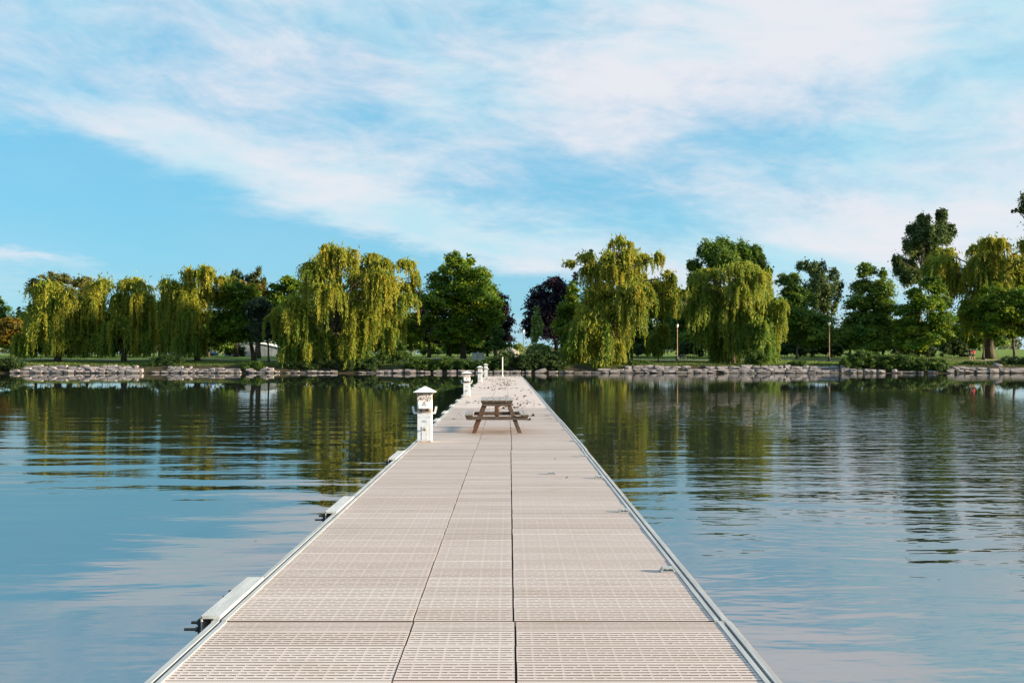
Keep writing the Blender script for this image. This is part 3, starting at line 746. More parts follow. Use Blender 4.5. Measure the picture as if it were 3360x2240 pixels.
def tree(name, label, cat, lobes, Y, trunk_px, mat, seed, kind='maple', bark='bark', leaf=0.30, dens=1.0, group=None, trunk_r=None, lowz=None, clumpy=1.0, depth=0.8, tint0=0.0):
    rg = np.random.default_rng(seed)
    C, rx, rz, xc, R = place(lobes, Y, rg, depth)
    if kind != 'willow': rx, rz = rx * 1.08, rz * 1.06
    bx = (trunk_px - CX) / F * Y; gzv = gz(bx, Y); base = (bx, Y, gzv)
    H = (C[:, 2] + rz).max() - gzv; zmin = (C[:, 2] - rz).min()
    root = empty(name, base); tag(root, label, cat, group)
    off = np.array(base)
    tr = trunk_r or max(0.12, H * 0.026)
    mb = MB(); top = (xc * 0.5 + bx * 0.5, Y, gzv + H * 0.62)
    pts = trunk_mesh(mb, base, top, tr, rg)
    for i in range(len(C)):
        hz = max(gzv + 0.28 * H, min(C[i, 2] - 0.45 * abs(C[i, 0] - bx) - 0.3, gzv + 0.62 * H)); t = (hz - gzv) / (0.62 * H)
        s = np.array(pts[0]) * (1 - t) + np.array(pts[-1]) * t
        limb(mb, s, C[i] + np.array([0, 0, -0.1 * rz[i]]), tr * 0.34 * (1.1 - t * 0.5), tr * 0.07, rg)
    mb.v = [tuple(np.array(p) - off) for p in mb.v]
    mb.build('trunk', M[bark], root, smooth=True)
    Q, Tn = [], []
    if kind == 'willow':
        for i in range(len(C)):
            nm = max(4, int(round(9.0 * dens * (rx[i] * rz[i] / 2.6) ** 0.75)))
            for j in range(nm):
                # mop heads lie over the lobe's upper shell
                a = rg.uniform(0, 2 * math.pi); e = rg.uniform(-0.25, 1.0)
                q = math.sqrt(max(0.0, 1 - e * e)); rr = rg.uniform(0.72, 1.0)
                c = C[i] + np.array([rx[i] * q * math.cos(a) * rr, rx[i] * q * math.sin(a) * rr * 0.9, rz[i] * e * rr])
                m = min(1.25, 0.50 * rx[i]) * rg.uniform(0.7, 1.3); tn = np.clip(rg.normal(0.37, 0.14) + tint0 + 0.45 * ((c[2] - gzv) / H - 0.55), 0, 1)  # yellower leaves higher up, partly painting sunlit tops into the colour
                out = np.array([c[0] - xc, c[1] - Y]); out = out / (np.linalg.norm(out) + 0.3)
                nb, pb, K = 9, 8, 9; ns = nb * pb
                Lb = np.clip(rg.normal(1.9 * rz[i], 0.7 * rz[i], nb), 0.8, 5.2)
                L = np.repeat(Lb, pb) * rg.uniform(0.75, 1.1, ns)
                floor = (lowz if lowz is not None else zmin) + rg.uniform(-0.15, 0.5, ns)
                L = np.minimum(L, np.maximum(c[2] - floor, 0.4))
                azb = rg.uniform(0, 2 * math.pi, nb); az = np.repeat(azb, pb) + rg.normal(0, 0.16, ns)
                dd = np.stack([np.cos(az), np.sin(az)], 1) + out[None] * 0.75
                ds = np.repeat(m * rg.uniform(0.3, 1.05, nb), pb) * rg.uniform(0.88, 1.12, ns)
                tb = np.repeat(rg.normal(0, 0.13, nb), pb * K)
                s = (np.arange(K)[None] + rg.uniform(0, 1, (ns, K))) / K
                sp = np.zeros((ns, K, 3))
                sp[..., 0] = c[0] + dd[:, 0:1] * ds[:, None] * (1 - np.exp(-3.2 * s)); sp[..., 1] = c[1] + dd[:, 1:2] * ds[:, None] * (1 - np.exp(-3.2 * s))
                sp[..., 2] = c[2] + 0.30 * m * np.sin(np.clip(s * 2.2, 0, math.pi) * 1.0) - L[:, None] * s ** 1.35
                sp += rg.normal(0, 0.045, sp.shape)
                ln = (L[:, None] / K * 0.80 + 0.08) * np.ones((ns, K))
                uv = np.zeros((ns, K, 3)); fl = np.exp(-3.2 * s)
                uv[..., 0] = dd[:, 0:1] * fl * 1.2; uv[..., 1] = dd[:, 1:2] * fl * 1.2; uv[..., 2] = -1.0 * s ** 0.4 + 0.3 * (1 - s)
                uv += rg.normal(0, 0.16, uv.shape)
                u_ = unit(uv.reshape(-1, 3)) * ln.reshape(-1, 1) * 0.5 * 1.15
                side = unit(np.cross(u_, rg.normal(0, 1, u_.shape) + np.array([0, -0.9, 0.3]))) * (leaf * rg.uniform(0.14, 0.24, len(u_)))[:, None]
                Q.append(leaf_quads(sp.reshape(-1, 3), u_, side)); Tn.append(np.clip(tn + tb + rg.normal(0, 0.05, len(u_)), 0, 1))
        # inner hanging leaf mass, sparse
        for i in range(len(C)):
            k = int(230 * dens * rx[i] * rz[i]); p = rg.normal(0, 0.42, (k, 3)) * np.array([rx[i], rx[i], rz[i]]) + C[i]
            u_ = unit(rg.normal(0, 0.5, (k, 3)) + np.array([0, 0, -1.0])) * 0.32; sd = unit(np.cross(u_, rg.normal(0, 1, (k, 3)))) * 0.10
            Q.append(leaf_quads(p, u_, sd)); Tn.append(np.clip(rg.normal(0.35, 0.2, k), 0, 1))
    else:
        for i in range(len(C)):
            nc = max(6, int(round(22 * clumpy * (rx[i] * rz[i] / 2.6) ** 0.6)))
            per = int(96 * dens * max(0.5, (rx[i] * rz[i] / 2.6) ** 0.4) * (0.30 / leaf) ** 1.2)
            for j in range(nc):
                a = rg.uniform(0, 2 * math.pi); e = rg.uniform(-0.75, 1.0); q = math.sqrt(1 - e * e) if abs(e) < 1 else 0
                rr = rg.uniform(0.62, 1.02)
                nrm = np.array([q * math.cos(a), q * math.sin(a), e])
                c = C[i] + nrm * np.array([rx[i], rx[i] * 0.95, rz[i]]) * rr
                cr = 0.46 * min(rx[i], rz[i]) * rg.uniform(0.7, 1.35)
                if kind == 'poplar': sc = np.array([0.62, 0.62, 1.15]) * cr
                else: sc = np.array([1.15, 1.15, 0.50]) * cr
                k = max(12, int(per * rg.uniform(0.7, 1.3)))
                p = rg.normal(0, 0.52, (k, 3)) * sc + c
                p[:, 2] -= 0.22 * ((p[:, 0] - c[0]) ** 2 + (p[:, 1] - c[1]) ** 2) / max(cr, 0.3)
                nn = unit(rg.normal(0, 0.55, (k, 3)) + np.array([0, 0, 0.75]) + nrm * 0.55)
                t1 = unit(np.cross(nn, rg.normal(0, 1, (k, 3)))); t2 = np.cross(nn, t1)
                s_ = leaf * rg.uniform(0.42, 0.76, k)[:, None]
                Q.append(leaf_quads(p, t1 * s_, t2 * s_ * 0.72)); tn = np.clip(rg.normal(0.42, 0.26) + tint0, 0, 1)
                Tn.append(np.clip(tn + rg.normal(0, 0.12, k), 0, 1))
            k = int(90 * dens * rx[i] * rz[i]); p = rg.normal(0, 0.40, (k, 3)) * np.array([rx[i], rx[i], rz[i]]) + C[i]
            nn = unit(rg.normal(0, 1, (k, 3))); t1 = unit(np.cross(nn, rg.normal(0, 1, (k, 3)))); t2 = np.cross(nn, t1)
            Q.append(leaf_quads(p, t1 * leaf * 0.8, t2 * leaf * 0.65)); Tn.append(np.clip(rg.normal(0.3, 0.2, k), 0, 1))
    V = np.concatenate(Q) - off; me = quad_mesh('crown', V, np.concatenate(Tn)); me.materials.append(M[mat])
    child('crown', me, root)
    return root

# --- willows along the bank
W1 = lobes_of([(R1, [(540, 600, 130, 100), (390, 720, 130, 130), (720, 710, 150, 120), (350, 920, 120, 140), (560, 880, 190, 180), (790, 930, 120, 180), (330, 1130, 100, 120), (480, 1110, 170, 120), (700, 1120, 140, 110), (830, 1140, 80, 100)])])
W2 = lobes_of([(R1, [(1090, 560, 125, 95), (1340, 540, 135, 90), (1010, 720, 100, 120), (1250, 740, 150, 120), (1480, 700, 120, 130), (1040, 930, 120, 150), (1290, 960, 170, 160), (1480, 960, 110, 160), (1080, 1130, 120, 120), (1330, 1150, 120, 110), (1480, 1130, 80, 90), (1200, 1150, 90, 90)])])
W3 = lobes_of([(R1, [(1960, 440, 90, 75), (2110, 440, 90, 80), (1770, 550, 90, 80), (1720, 690, 90, 110), (1790, 920, 110, 140), (1900, 830, 130, 130), (1950, 1080, 110, 140), (1740, 1080, 70, 90)]), (R2, [(270, 430, 110, 75), (420, 500, 100, 65), (60, 620, 140, 120), (220, 640, 140, 110), (120, 820, 140, 130), (90, 1040, 90, 170)])])
W4 = lobes_of([(R2, [(1600, 230, 100, 75), (1400, 300, 140, 90), (1720, 290, 130, 100), (1900, 290, 110, 85), (2080, 350, 100, 75), (1270, 400, 90, 90), (1500, 430, 180, 120), (1800, 460, 170, 120), (2050, 500, 160, 110), (1320, 560, 130, 110), (1600, 640, 180, 120), (1850, 650, 150, 120), (2100, 650, 140, 120), (1120, 730, 110, 90), (1250, 800, 140, 120), (1450, 850, 170, 130), (1020, 870, 80, 100), (1080, 1000, 110, 150), (1300, 1020, 160, 140), (1550, 950, 140, 120), (1850, 850, 140, 140), (2080, 900, 110, 140), (1200, 1200, 120, 120), (1650, 1230, 140, 130), (1800, 1080, 130, 140), (1430, 1300, 110, 80), (1750, 1320, 120, 75), (1130, 1330, 80, 75), (1500, 1110, 130, 120), (1460, 1200, 110, 100), (1340, 1150, 110, 100)]),
                (R3, [(100, 650, 120, 110), (250, 620, 130, 100), (380, 560, 120, 75), (420, 340, 95, 65), (490, 440, 55, 60), (450, 700, 90, 80), (250, 850, 100, 130), (230, 990, 75, 90), (80, 800, 120, 120)])])
W5 = lobes_of([(R4, [(700, 140, 95, 65), (640, 230, 90, 80), (380, 280, 100, 55), (230, 310, 80, 30), (800, 260, 130, 100), (980, 270, 105, 75), (1110, 260, 50, 45), (500, 380, 140, 95), (700, 420, 170, 110), (900, 450, 150, 110), (1200, 470, 65, 65), (1090, 560, 150, 95), (1260, 620, 110, 80), (600, 600, 180, 110), (850, 650, 160, 120), (1080, 700, 150, 100), (1250, 710, 90, 70), (450, 760, 130, 95), (350, 880, 100, 110), (600, 820, 160, 120), (850, 820, 140, 110), (240, 1020, 75, 100), (450, 1000, 170, 150), (680, 1000, 140, 140), (200, 1230, 90, 110), (400, 1220, 150, 130), (620, 1200, 140, 120), (800, 1120, 75, 110), (480, 1370, 65, 45)])])
W6 = lobes_of([(R4, [(1900, 400, 190, 65), (1700, 430, 120, 70), (1540, 460, 75, 60), (2080, 450, 100, 70), (1490, 560, 80, 100), (1700, 600, 180, 120), (1950, 600, 180, 130), (2150, 620, 120, 140), (1550, 750, 110, 120), (1800, 800, 160, 140), (1590, 930, 90, 120), (1850, 1000, 140, 140), (2050, 950, 160, 160), (1790, 1180, 100, 130), (2080, 1150, 110, 120), (1920, 880, 130, 130), (1930, 1080, 110, 110)]), (R5, [(80, 380, 140, 70), (230, 480, 120, 80), (320, 600, 110, 90), (450, 740, 90, 70), (200, 750, 180, 110), (400, 880, 110, 100), (440, 1050, 65, 130), (250, 1000, 110, 100), (50, 1150, 90, 130)])])
W7 = lobes_of([(R6, [(1150, 420, 100, 55), (1300, 415, 110, 55), (1450, 430, 100, 60), (900, 480, 100, 60), (800, 570, 110, 70), (1000, 580, 100, 80), (1200, 560, 140, 100), (1400, 560, 120, 100), (740, 620, 60, 50), (1050, 730, 85, 65), (1200, 720, 100, 85), (1400, 720, 120, 110), (1100, 850, 90, 90), (1250, 900, 120, 100), (1020, 940, 100, 100), (1530, 600, 100, 140), (1620, 520, 110, 110), (1650, 750, 120, 150), (1560, 900, 110, 130), (1000, 640, 110, 85), (1085, 650, 90, 80), (900, 640, 100, 70)])])
wg = 'weeping willows along the bank'
tree('willow_tree', 'leftmost weeping willow, golden topped, beside the orange tree at the frame edge', 'tree', W1, 137, 190, 'willow', 1, 'willow', group=wg, lowz=1.9, trunk_r=0.42)
tree('willow_tree', 'second weeping willow from the left, with a straight dark trunk', 'tree', W2, 137.5, 407, 'willow', 2, 'willow', group=wg, lowz=2.0, trunk_r=0.36)
tree('willow_tree', 'third weeping willow from the left, taller than the two beside it', 'tree', W3, 137, 648, 'willow', 3, 'willow', group=wg, lowz=1.9, trunk_r=0.36)
tree('willow_tree', 'broadest weeping willow, left of the dock, its strands trailing over the shoreline', 'tree', W4, 132, 1085, 'willow', 4, 'willow', group=wg, lowz=0.35, trunk_r=0.6)
tree('willow_tree', 'tallest weeping willow, right of the dock, with a long branch reaching left', 'tree', W5, 131.5, 2040, 'willow', 5, 'willow', group=wg, lowz=0.4, trunk_r=0.55)
tree('willow_tree', 'round headed weeping willow in front of the tall dark maple right of the dock', 'tree', W6, 133.5, 2400, 'willow2', 6, 'willow', group=wg, lowz=0.75, trunk_r=0.45)
tree('willow_tree', 'weeping willow at the right edge of the frame behind the two walkers', 'tree', W7, 147, 3245, 'willow', 7, 'willow', group=wg, dens=1.35, lowz=3.6, trunk_r=0.75)
WS = lobes_of([(R4, [(1150, 1000, 65, 55), (1130, 1100, 85, 75), (1100, 1200, 75, 75)])])
tree('willow_tree', 'small young willow on the lawn beside the lamp post', 'tree', WS, 138, 2160, 'willow2', 8, 'willow', group=wg, lowz=1.9, dens=1.3, trunk_r=0.09, leaf=0.22)

# --- maples and other broadleaved trees
T4 = lobes_of([(R2, [(600, 600, 180, 75), (450, 700, 160, 110), (650, 760, 160, 120), (400, 900, 150, 110), (600, 950, 190, 130), (450, 1070, 160, 80), (650, 1080, 150, 60), (330, 1020, 110, 80)])])
tree('maple_tree', 'maple with golden crown and forked trunk between the third and the broadest willow', 'tree', T4, 140, 835, 'maple', 21, trunk_r=0.32, tint0=0.08)
T4b = lobes_of([(R2, [(880, 655, 95, 55), (760, 620, 80, 55), (640, 570, 100, 45), (850, 740, 100, 70)])])
tree('maple_tree', 'golden leaved tree showing above the forked maple', 'tree', T4b, 152, 850, 'maple_gold', 22, tint0=0.25)
T5c = lobes_of([(R2, [(800, 760, 100, 85), (830, 900, 140, 130), (860, 1040, 130, 100), (920, 960, 90, 120)])])
tree('ash_tree', 'bluish green tree with slender trunk tucked left of the broadest willow', 'tree', T5c, 136.5, 882, 'bluegreen', 23, trunk_r=0.14, leaf=0.24, dens=1.3)
T6 = lobes_of([(R2, [(1080, 520, 95, 55), (970, 570, 100, 50), (1150, 560, 90, 70), (1050, 650, 140, 70), (950, 740, 110, 70), (1000, 850, 140, 100)])])
tree('maple_tree', 'green maple peeking out behind the left shoulder of the broadest willow', 'tree', T6, 150, 960, 'maple', 24)
T5a = lobes_of([(R2, [(560, 440, 60, 40), (520, 470, 45, 40), (590, 490, 40, 45), (540, 540, 70, 50)])])
tree('poplar_tree', 'thin dark treetop showing just right of the third willow', 'tree', T5a, 168, 775, 'poplar', 25, 'poplar', leaf=0.26, clumpy=0.8)
T5b = lobes_of([(R2, [(775, 445, 50, 60), (685, 475, 55, 40), (840, 520, 45, 45), (725, 540, 75, 45), (800, 560, 70, 50)])])
tree('poplar_tree', 'thin twin crowned treetop rising above the golden maple', 'tree', T5b, 168, 845, 'olive', 26, 'poplar', leaf=0.26, clumpy=0.8)
T2 = lobes_of([(R1, [(620, 490, 140, 65), (820, 510, 85, 70), (430, 560, 100, 75), (335, 610, 50, 50), (600, 600, 200, 90), (860, 620, 70, 90)])])
tree('oak_tree', 'olive brown treetop rising behind the leftmost willow', 'tree', T2, 160, 230, 'olive', 27, leaf=0.26)
T1 = lobes_of([(R1, [(-10, 700, 60, 45), (-70, 800, 100, 100), (10, 860, 45, 50), (-110, 960, 130, 120), (-120, 680, 90, 80)])])
tree('maple_tree', 'dark treetop cut off by the left frame edge', 'tree', T1, 165, -45, 'maple_dark', 28)
T1b = lobes_of([(R1, [(130, 930, 85, 50), (60, 1010, 100, 80), (200, 980, 90, 85), (255, 1050, 65, 55), (100, 1100, 80, 75), (-40, 1050, 110, 110), (210, 1120, 70, 60)])])
tree('maple_tree', 'orange tinted tree beside the pole at the left frame edge', 'tree', T1b, 152, 40, 'maple_gold', 29, tint0=0.12)
T7 = lobes_of([(R3, [(490, 900, 95, 65), (500, 1010, 95, 65), (470, 1090, 110, 60), (430, 980, 80, 70)])])
tree('maple_tree', 'small yellow green maple between the broadest willow and the central maple', 'tree', T7, 143, 1348, 'maple', 30, tint0=0.22, leaf=0.27)
T8 = lobes_of([(R3, [(905, 300, 60, 80), (1060, 310, 42, 70), (855, 300, 28, 45), (1095, 290, 22, 42), (985, 340, 60, 60), (800, 380, 45, 60), (960, 420, 150, 90), (720, 470, 75, 60), (1180, 470, 95, 95), (800, 560, 160, 100), (1050, 600, 180, 130), (1240, 600, 85, 110), (740, 720, 150, 110), (1000, 780, 220, 140), (1250, 800, 130, 130), (710, 900, 125, 110), (900, 980, 200, 110), (1200, 970, 155, 110), (1000, 1090, 220, 60), (780, 1070, 120, 70), (1310, 900, 90, 100)])])
tree('maple_tree', 'large green maple with an egg shaped crown left of the gap at the dock end', 'tree', T8, 143.5, 1520, 'maple', 31, trunk_r=0.40, tint0=0.04)
T9 = lobes_of([(R3, [(560, 690, 70, 75), (600, 820, 65, 110), (620, 1000, 110, 110), (690, 1090, 90, 55)])])
tree('purple_maple_tree', 'purple leaved maple showing left of the central green maple', 'tree', T9, 156, 1408, 'purple', 32)
T9b = lobes_of([(R3, [(1370, 710, 70, 75), (1400, 810, 75, 85), (1420, 940, 85, 105), (1400, 1070, 85, 80), (1300, 1080, 80, 70)])])
tree('purple_maple_tree', 'purple leaved maple showing right of the central green maple', 'tree', T9b, 156, 1625, 'purple', 33)
T10 = lobes_of([(R3, [(1920, 540, 105, 80), (1810, 640, 105, 95), (2020, 640, 90, 120), (1770, 780, 110, 110), (1950, 830, 150, 160), (1780, 950, 135, 110), (1950, 1030, 140, 100), (1720, 1040, 70, 55)])])
tree('purple_maple_tree', 'large purple leaved maple right of the gap at the dock end', 'tree', T10, 150, 1828, 'purple', 34, trunk_r=0.34)
T11 = lobes_of([(R3, [(1755, 825, 28, 50), (1750, 915, 48, 55), (1765, 1000, 55, 60), (1735, 1080, 45, 60), (1790, 950, 35, 40)])])
tree('young_poplar_tree', 'slender pale green young tree in front of the large purple maple', 'tree', T11, 133.5, 1755, 'birch', 35, 'poplar', leaf=0.24, trunk_r=0.06, bark='bark_pale', dens=0.8)
T11b = lobes_of([(R3, [(1350, 1060, 60, 60), (1340, 1150, 70, 70), (1330, 1010, 45, 40)])])
tree('ash_tree', 'small leafy sapling at the foot of the right hand purple maple, by the hedge', 'tree', T11b, 136, 1640, 'shrub', 36, trunk_r=0.06, leaf=0.22)
T12 = lobes_of([(R3, [(2130, 590, 45, 70), (2120, 700, 80, 60), (2050, 800, 80, 70), (2070, 940, 110, 100), (2030, 1010, 70, 75), (2150, 830, 80, 110)])])
tree('maple_tree', 'bright green maple between the large purple maple and the tallest willow', 'tree', T12, 141, 1870, 'maple', 37, tint0=0.12)
T13 = lobes_of([(R4, [(1620, 215, 95, 85), (1800, 165, 110, 80), (1950, 225, 95, 85), (1520, 340, 70, 60), (2080, 260, 60, 90), (2150, 370, 90, 90), (1800, 300, 230, 110), (1560, 480, 100, 90)]), (R5, [(200, 250, 75, 85), (320, 320, 50, 85), (370, 440, 50, 70), (300, 560, 90, 110)])])
tree('maple_tree', 'tall dark maple rising behind the round headed willow', 'tree', T13, 146, 2400, 'maple_dark', 38, 'poplar', trunk_r=0.4, leaf=0.28, dens=1.2, clumpy=1.3)
T14 = lobes_of([(R5, [(560, 500, 100, 80), (640, 600, 100, 90), (580, 720, 90, 110), (720, 700, 110, 110), (640, 880, 140, 120), (800, 850, 120, 90), (900, 950, 130, 100), (650, 1050, 130, 110), (850, 1080, 150, 110), (1000, 1050, 90, 95)])])
tree('maple_tree', 'deep green maple with a pale trunk left of the right hand lamp post', 'tree', T14, 146, 2613, 'maple_dark', 39, bark='bark_pale', trunk_r=0.17, tint0=0.05)
T15 = lobes_of([(R5, [(760, 365, 90, 60), (900, 375, 90, 75), (1020, 460, 50, 70), (1105, 555, 65, 45), (900, 560, 150, 110), (1050, 650, 110, 80), (900, 720, 110, 75), (1000, 790, 110, 80)])])
tree('poplar_tree', 'open crowned dark poplar behind the right hand lamp post', 'tree', T15, 164, 2730, 'poplar', 40, 'poplar', leaf=0.30, dens=0.75, clumpy=0.95)
T16 = lobes_of([(R5, [(1320, 400, 65, 65), (1440, 405, 75, 65), (1550, 430, 32, 65), (1400, 560, 125, 90), (1520, 600, 95, 110), (1350, 720, 145, 100), (1550, 760, 100, 110), (1400, 900, 200, 120), (1350, 1050, 180, 110), (1580, 1000, 105, 130), (1420, 1160, 200, 70), (1600, 1130, 100, 70)])])
tree('linden_tree', 'narrow green linden between the lamp post and the tall poplar', 'tree', T16, 145, 2878, 'maple_dark', 41, trunk_r=0.22, tint0=0.08)
T17 = lobes_of([(R6, [(640, 235, 42, 52), (700, 200, 34, 50), (770, 200, 38, 60), (880, 220, 42, 60), (575, 300, 50, 60), (950, 290, 38, 52), (700, 330, 110, 80), (860, 340, 85, 70), (565, 430, 70, 70), (720, 460, 110, 75), (448, 555, 36, 55), (560, 580, 80, 70), (540, 690, 80, 60), (640, 650, 80, 75), (470, 630, 40, 50)])])
tree('poplar_tree', 'tallest treetop in view, an upswept poplar behind the right edge willow', 'tree', T17, 163, 3010, 'poplar', 42, 'poplar', leaf=0.30, dens=0.9, clumpy=1.6, trunk_r=0.40)
T18 = lobes_of([(R6, [(700, 740, 80, 52), (800, 760, 80, 62), (600, 820, 70, 52), (850, 880, 80, 70), (680, 900, 110, 80), (560, 960, 80, 70), (800, 1020, 110, 72), (600, 1080, 120, 80), (800, 1120, 100, 55), (550, 1180, 100, 62), (690, 1190, 90, 50), (880, 1120, 80, 80), (560, 1240, 120, 45)])])
tree('maple_tree', 'light green maple behind the shoreline bushes left of the two walkers', 'tree', T18, 139, 3046, 'maple', 43, trunk_r=0.17)
T19 = lobes_of([(R6, [(1200, 880, 85, 60), (1300, 800, 90, 72), (1430, 850, 90, 95), (1150, 960, 85, 70), (1300, 980, 135, 95), (1450, 1030, 100, 105), (1200, 1090, 105, 60), (1350, 1130, 135, 70), (1550, 950, 110, 120), (1570, 1100, 110, 80)])])
tree('maple_tree', 'green maple at the right frame edge in front of the last willow', 'tree', T19, 140, 3330, 'maple', 44, trunk_r=0.2)
T20 = lobes_of([(R6, [(1500, 25, 24, 20), (1478, 122, 50, 22), (1510, 160, 28, 28), (1600, 60, 80, 90), (1640, 220, 110, 100), (1700, 0, 100, 120), (1680, 400, 130, 140)])])
tree('poplar_tree', 'tree whose leafy branch pokes in at the upper right frame edge', 'tree', T20, 136, 3440, 'poplar', 45, 'poplar', leaf=0.24)
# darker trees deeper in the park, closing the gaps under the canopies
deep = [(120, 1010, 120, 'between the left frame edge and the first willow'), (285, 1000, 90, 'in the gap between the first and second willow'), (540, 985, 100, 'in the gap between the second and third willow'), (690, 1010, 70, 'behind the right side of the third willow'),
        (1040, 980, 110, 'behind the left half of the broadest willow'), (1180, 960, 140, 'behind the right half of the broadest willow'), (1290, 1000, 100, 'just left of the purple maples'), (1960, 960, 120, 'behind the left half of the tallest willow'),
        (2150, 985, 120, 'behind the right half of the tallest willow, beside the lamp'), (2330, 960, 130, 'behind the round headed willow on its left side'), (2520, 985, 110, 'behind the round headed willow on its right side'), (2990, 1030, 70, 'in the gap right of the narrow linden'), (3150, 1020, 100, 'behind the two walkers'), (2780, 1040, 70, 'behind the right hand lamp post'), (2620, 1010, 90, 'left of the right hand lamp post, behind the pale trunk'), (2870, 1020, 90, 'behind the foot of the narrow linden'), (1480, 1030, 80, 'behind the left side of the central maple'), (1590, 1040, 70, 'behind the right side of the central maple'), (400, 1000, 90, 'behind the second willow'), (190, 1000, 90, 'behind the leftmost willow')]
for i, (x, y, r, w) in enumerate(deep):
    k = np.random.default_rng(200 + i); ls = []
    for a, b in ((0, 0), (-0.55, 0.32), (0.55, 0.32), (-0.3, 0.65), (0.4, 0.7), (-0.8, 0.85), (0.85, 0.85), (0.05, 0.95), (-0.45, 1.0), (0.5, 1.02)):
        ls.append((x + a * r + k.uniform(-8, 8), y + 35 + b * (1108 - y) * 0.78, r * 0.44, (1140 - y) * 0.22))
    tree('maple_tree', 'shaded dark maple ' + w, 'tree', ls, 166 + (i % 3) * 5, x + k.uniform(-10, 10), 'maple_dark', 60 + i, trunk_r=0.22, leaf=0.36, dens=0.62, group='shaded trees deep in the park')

# --- spruces
def spruce(label, px, top, halfw, bot, Y, seed):
    rg = np.random.default_rng(seed); bx = (px - CX) / F * Y; g = gz(bx, Y); zt = CAMZ - (top - HY) / F * Y; H = zt - g; R = halfw / F * Y
    root = empty('spruce_tree', (bx, Y, g)); tag(root, label, 'tree', 'spruces behind the bank')
    MB().tube([(0, 0, -0.1), (0, 0, H * 0.5), (0, 0, H * 0.98)], [0.22, 0.12, 0.02], 7).build('trunk', M['bark'], root)
    Q, T = [], []
    z0 = H * 0.12; nt_ = 26
    for i in range(nt_):
        t = i / nt_; z = z0 + (H - z0) * t; r = R * (1 - t) ** 0.85 * 1.0 + 0.12
        for a in np.linspace(0, 2 * math.pi, max(5, int(13 * (1 - t) + 4)), endpoint=False) + rg.uniform(0, 6):
            L = r * rg.uniform(0.55, 1.15); k = 18; s = np.sort(rg.random(k))
            p = np.stack([np.cos(a) * L * s, np.sin(a) * L * s, z + rg.normal(0, 0.22) - 0.28 * L * s + 0.15 * L * s * s], 1) + rg.normal(0, 0.07, (k, 3))
            d = unit(np.tile([math.cos(a), math.sin(a), -0.25], (k, 1)) + rg.normal(0, 0.45, (k, 3))); sd = unit(np.cross(d, rg.normal(0, 1, (k, 3))))
            Q.append(leaf_quads(p, d * 0.22, sd * 0.09)); T.append(rg.random(k))
    me = quad_mesh('crown', np.concatenate(Q), np.concatenate(T)); me.materials.append(M['conifer']); child('crown', me, root)
spruce('dark spruce tip rising behind the left side of the tallest willow', 1939, 816, 60, 1100, 168, 1)
spruce('bluish spruce between the large purple maple and the tallest willow', 1888, 885, 50, 1100, 160, 2)
spruce('small dark spruce left of the leftmost willow', 61, 1008, 30, 1120, 190, 3)
spruce('narrow dark spruce beside the narrow linden top', 2897, 872, 30, 1100, 170, 4)

# --- shrubs on the bank
def shrub(label, px0, px1, top, bot, Y, seed, mat='shrub', leaf=0.20, group='shrubs on the shoreline bank', arch=0.25):
    rg = np.random.default_rng(seed); x0, x1 = (px0 - CX) / F * Y, (px1 - CX) / F * Y
    zt, zb = CAMZ - (top - HY) / F * Y, CAMZ - (bot - HY) / F * Y
    bx = (x0 + x1) / 2; g = max(gz(bx, Y), 0.0); root = empty('shrub', (bx, Y, g)); tag(root, label, 'shrub', group)
    off = np.array([bx, Y, g]); Q, T = [], []; mb = MB()
    w = x1 - x0; nl = max(6, int(w / 0.42))
    for i in range(nl):
        for lay in range(2):
            fx = (i + rg.uniform(0.2, 0.8)) / nl; hh = (1 - (2 * fx - 1) ** 4 * 0.6) * rg.uniform(0.78, 1.12)
            c = np.array([x0 + w * fx, Y + rg.uniform(-0.5, 0.5), zb + (zt - zb) * (hh * (0.72 if lay else 0.38))])
            r = np.array([0.62, 0.55, max(0.25, (zt - zb) * 0.30)])
            for j in range(9):
                nrm = unit(rg.normal(0, 1, (1, 3)) + np.array([[0, -0.2, 0.35]]))[0]; cc = c + nrm * r * rg.uniform(0.5, 1.0); k = 56
                p = cc + rg.normal(0, 0.5, (k, 3)) * np.array([0.34, 0.34, 0.20])
                nn = unit(rg.normal(0, 0.6, (k, 3)) + nrm * 0.6 + np.array([0, 0, 0.6])); t1 = unit(np.cross(nn, rg.normal(0, 1, (k, 3)))); t2 = np.cross(nn, t1)
                s_ = leaf * rg.uniform(0.3, 0.6, k)[:, None]
                p[:, 2] = np.maximum(p[:, 2], max(zb - 0.05, 0.04))
                Q.append(leaf_quads(p, t1 * s_, t2 * s_ * 0.7)); T.append(np.clip(rg.normal(0.4, 0.25) + rg.normal(0, 0.13, k), 0, 1))
            mb.tube([(x0 + w * fx, Y, g - 0.05), tuple((c + np.array([x0 + w * fx, Y, g])) / 2 + rg.normal(0, 0.05, 3)), tuple(c)], [0.03, 0.022, 0.01], 5)
    mb.v = [tuple(np.array(p) - off) for p in mb.v]; mb.build('stem', M['bark'], root)
    me = quad_mesh('foliage', np.concatenate(Q) - off, np.concatenate(T)); me.materials.append(M[mat]); child('foliage', me, root)
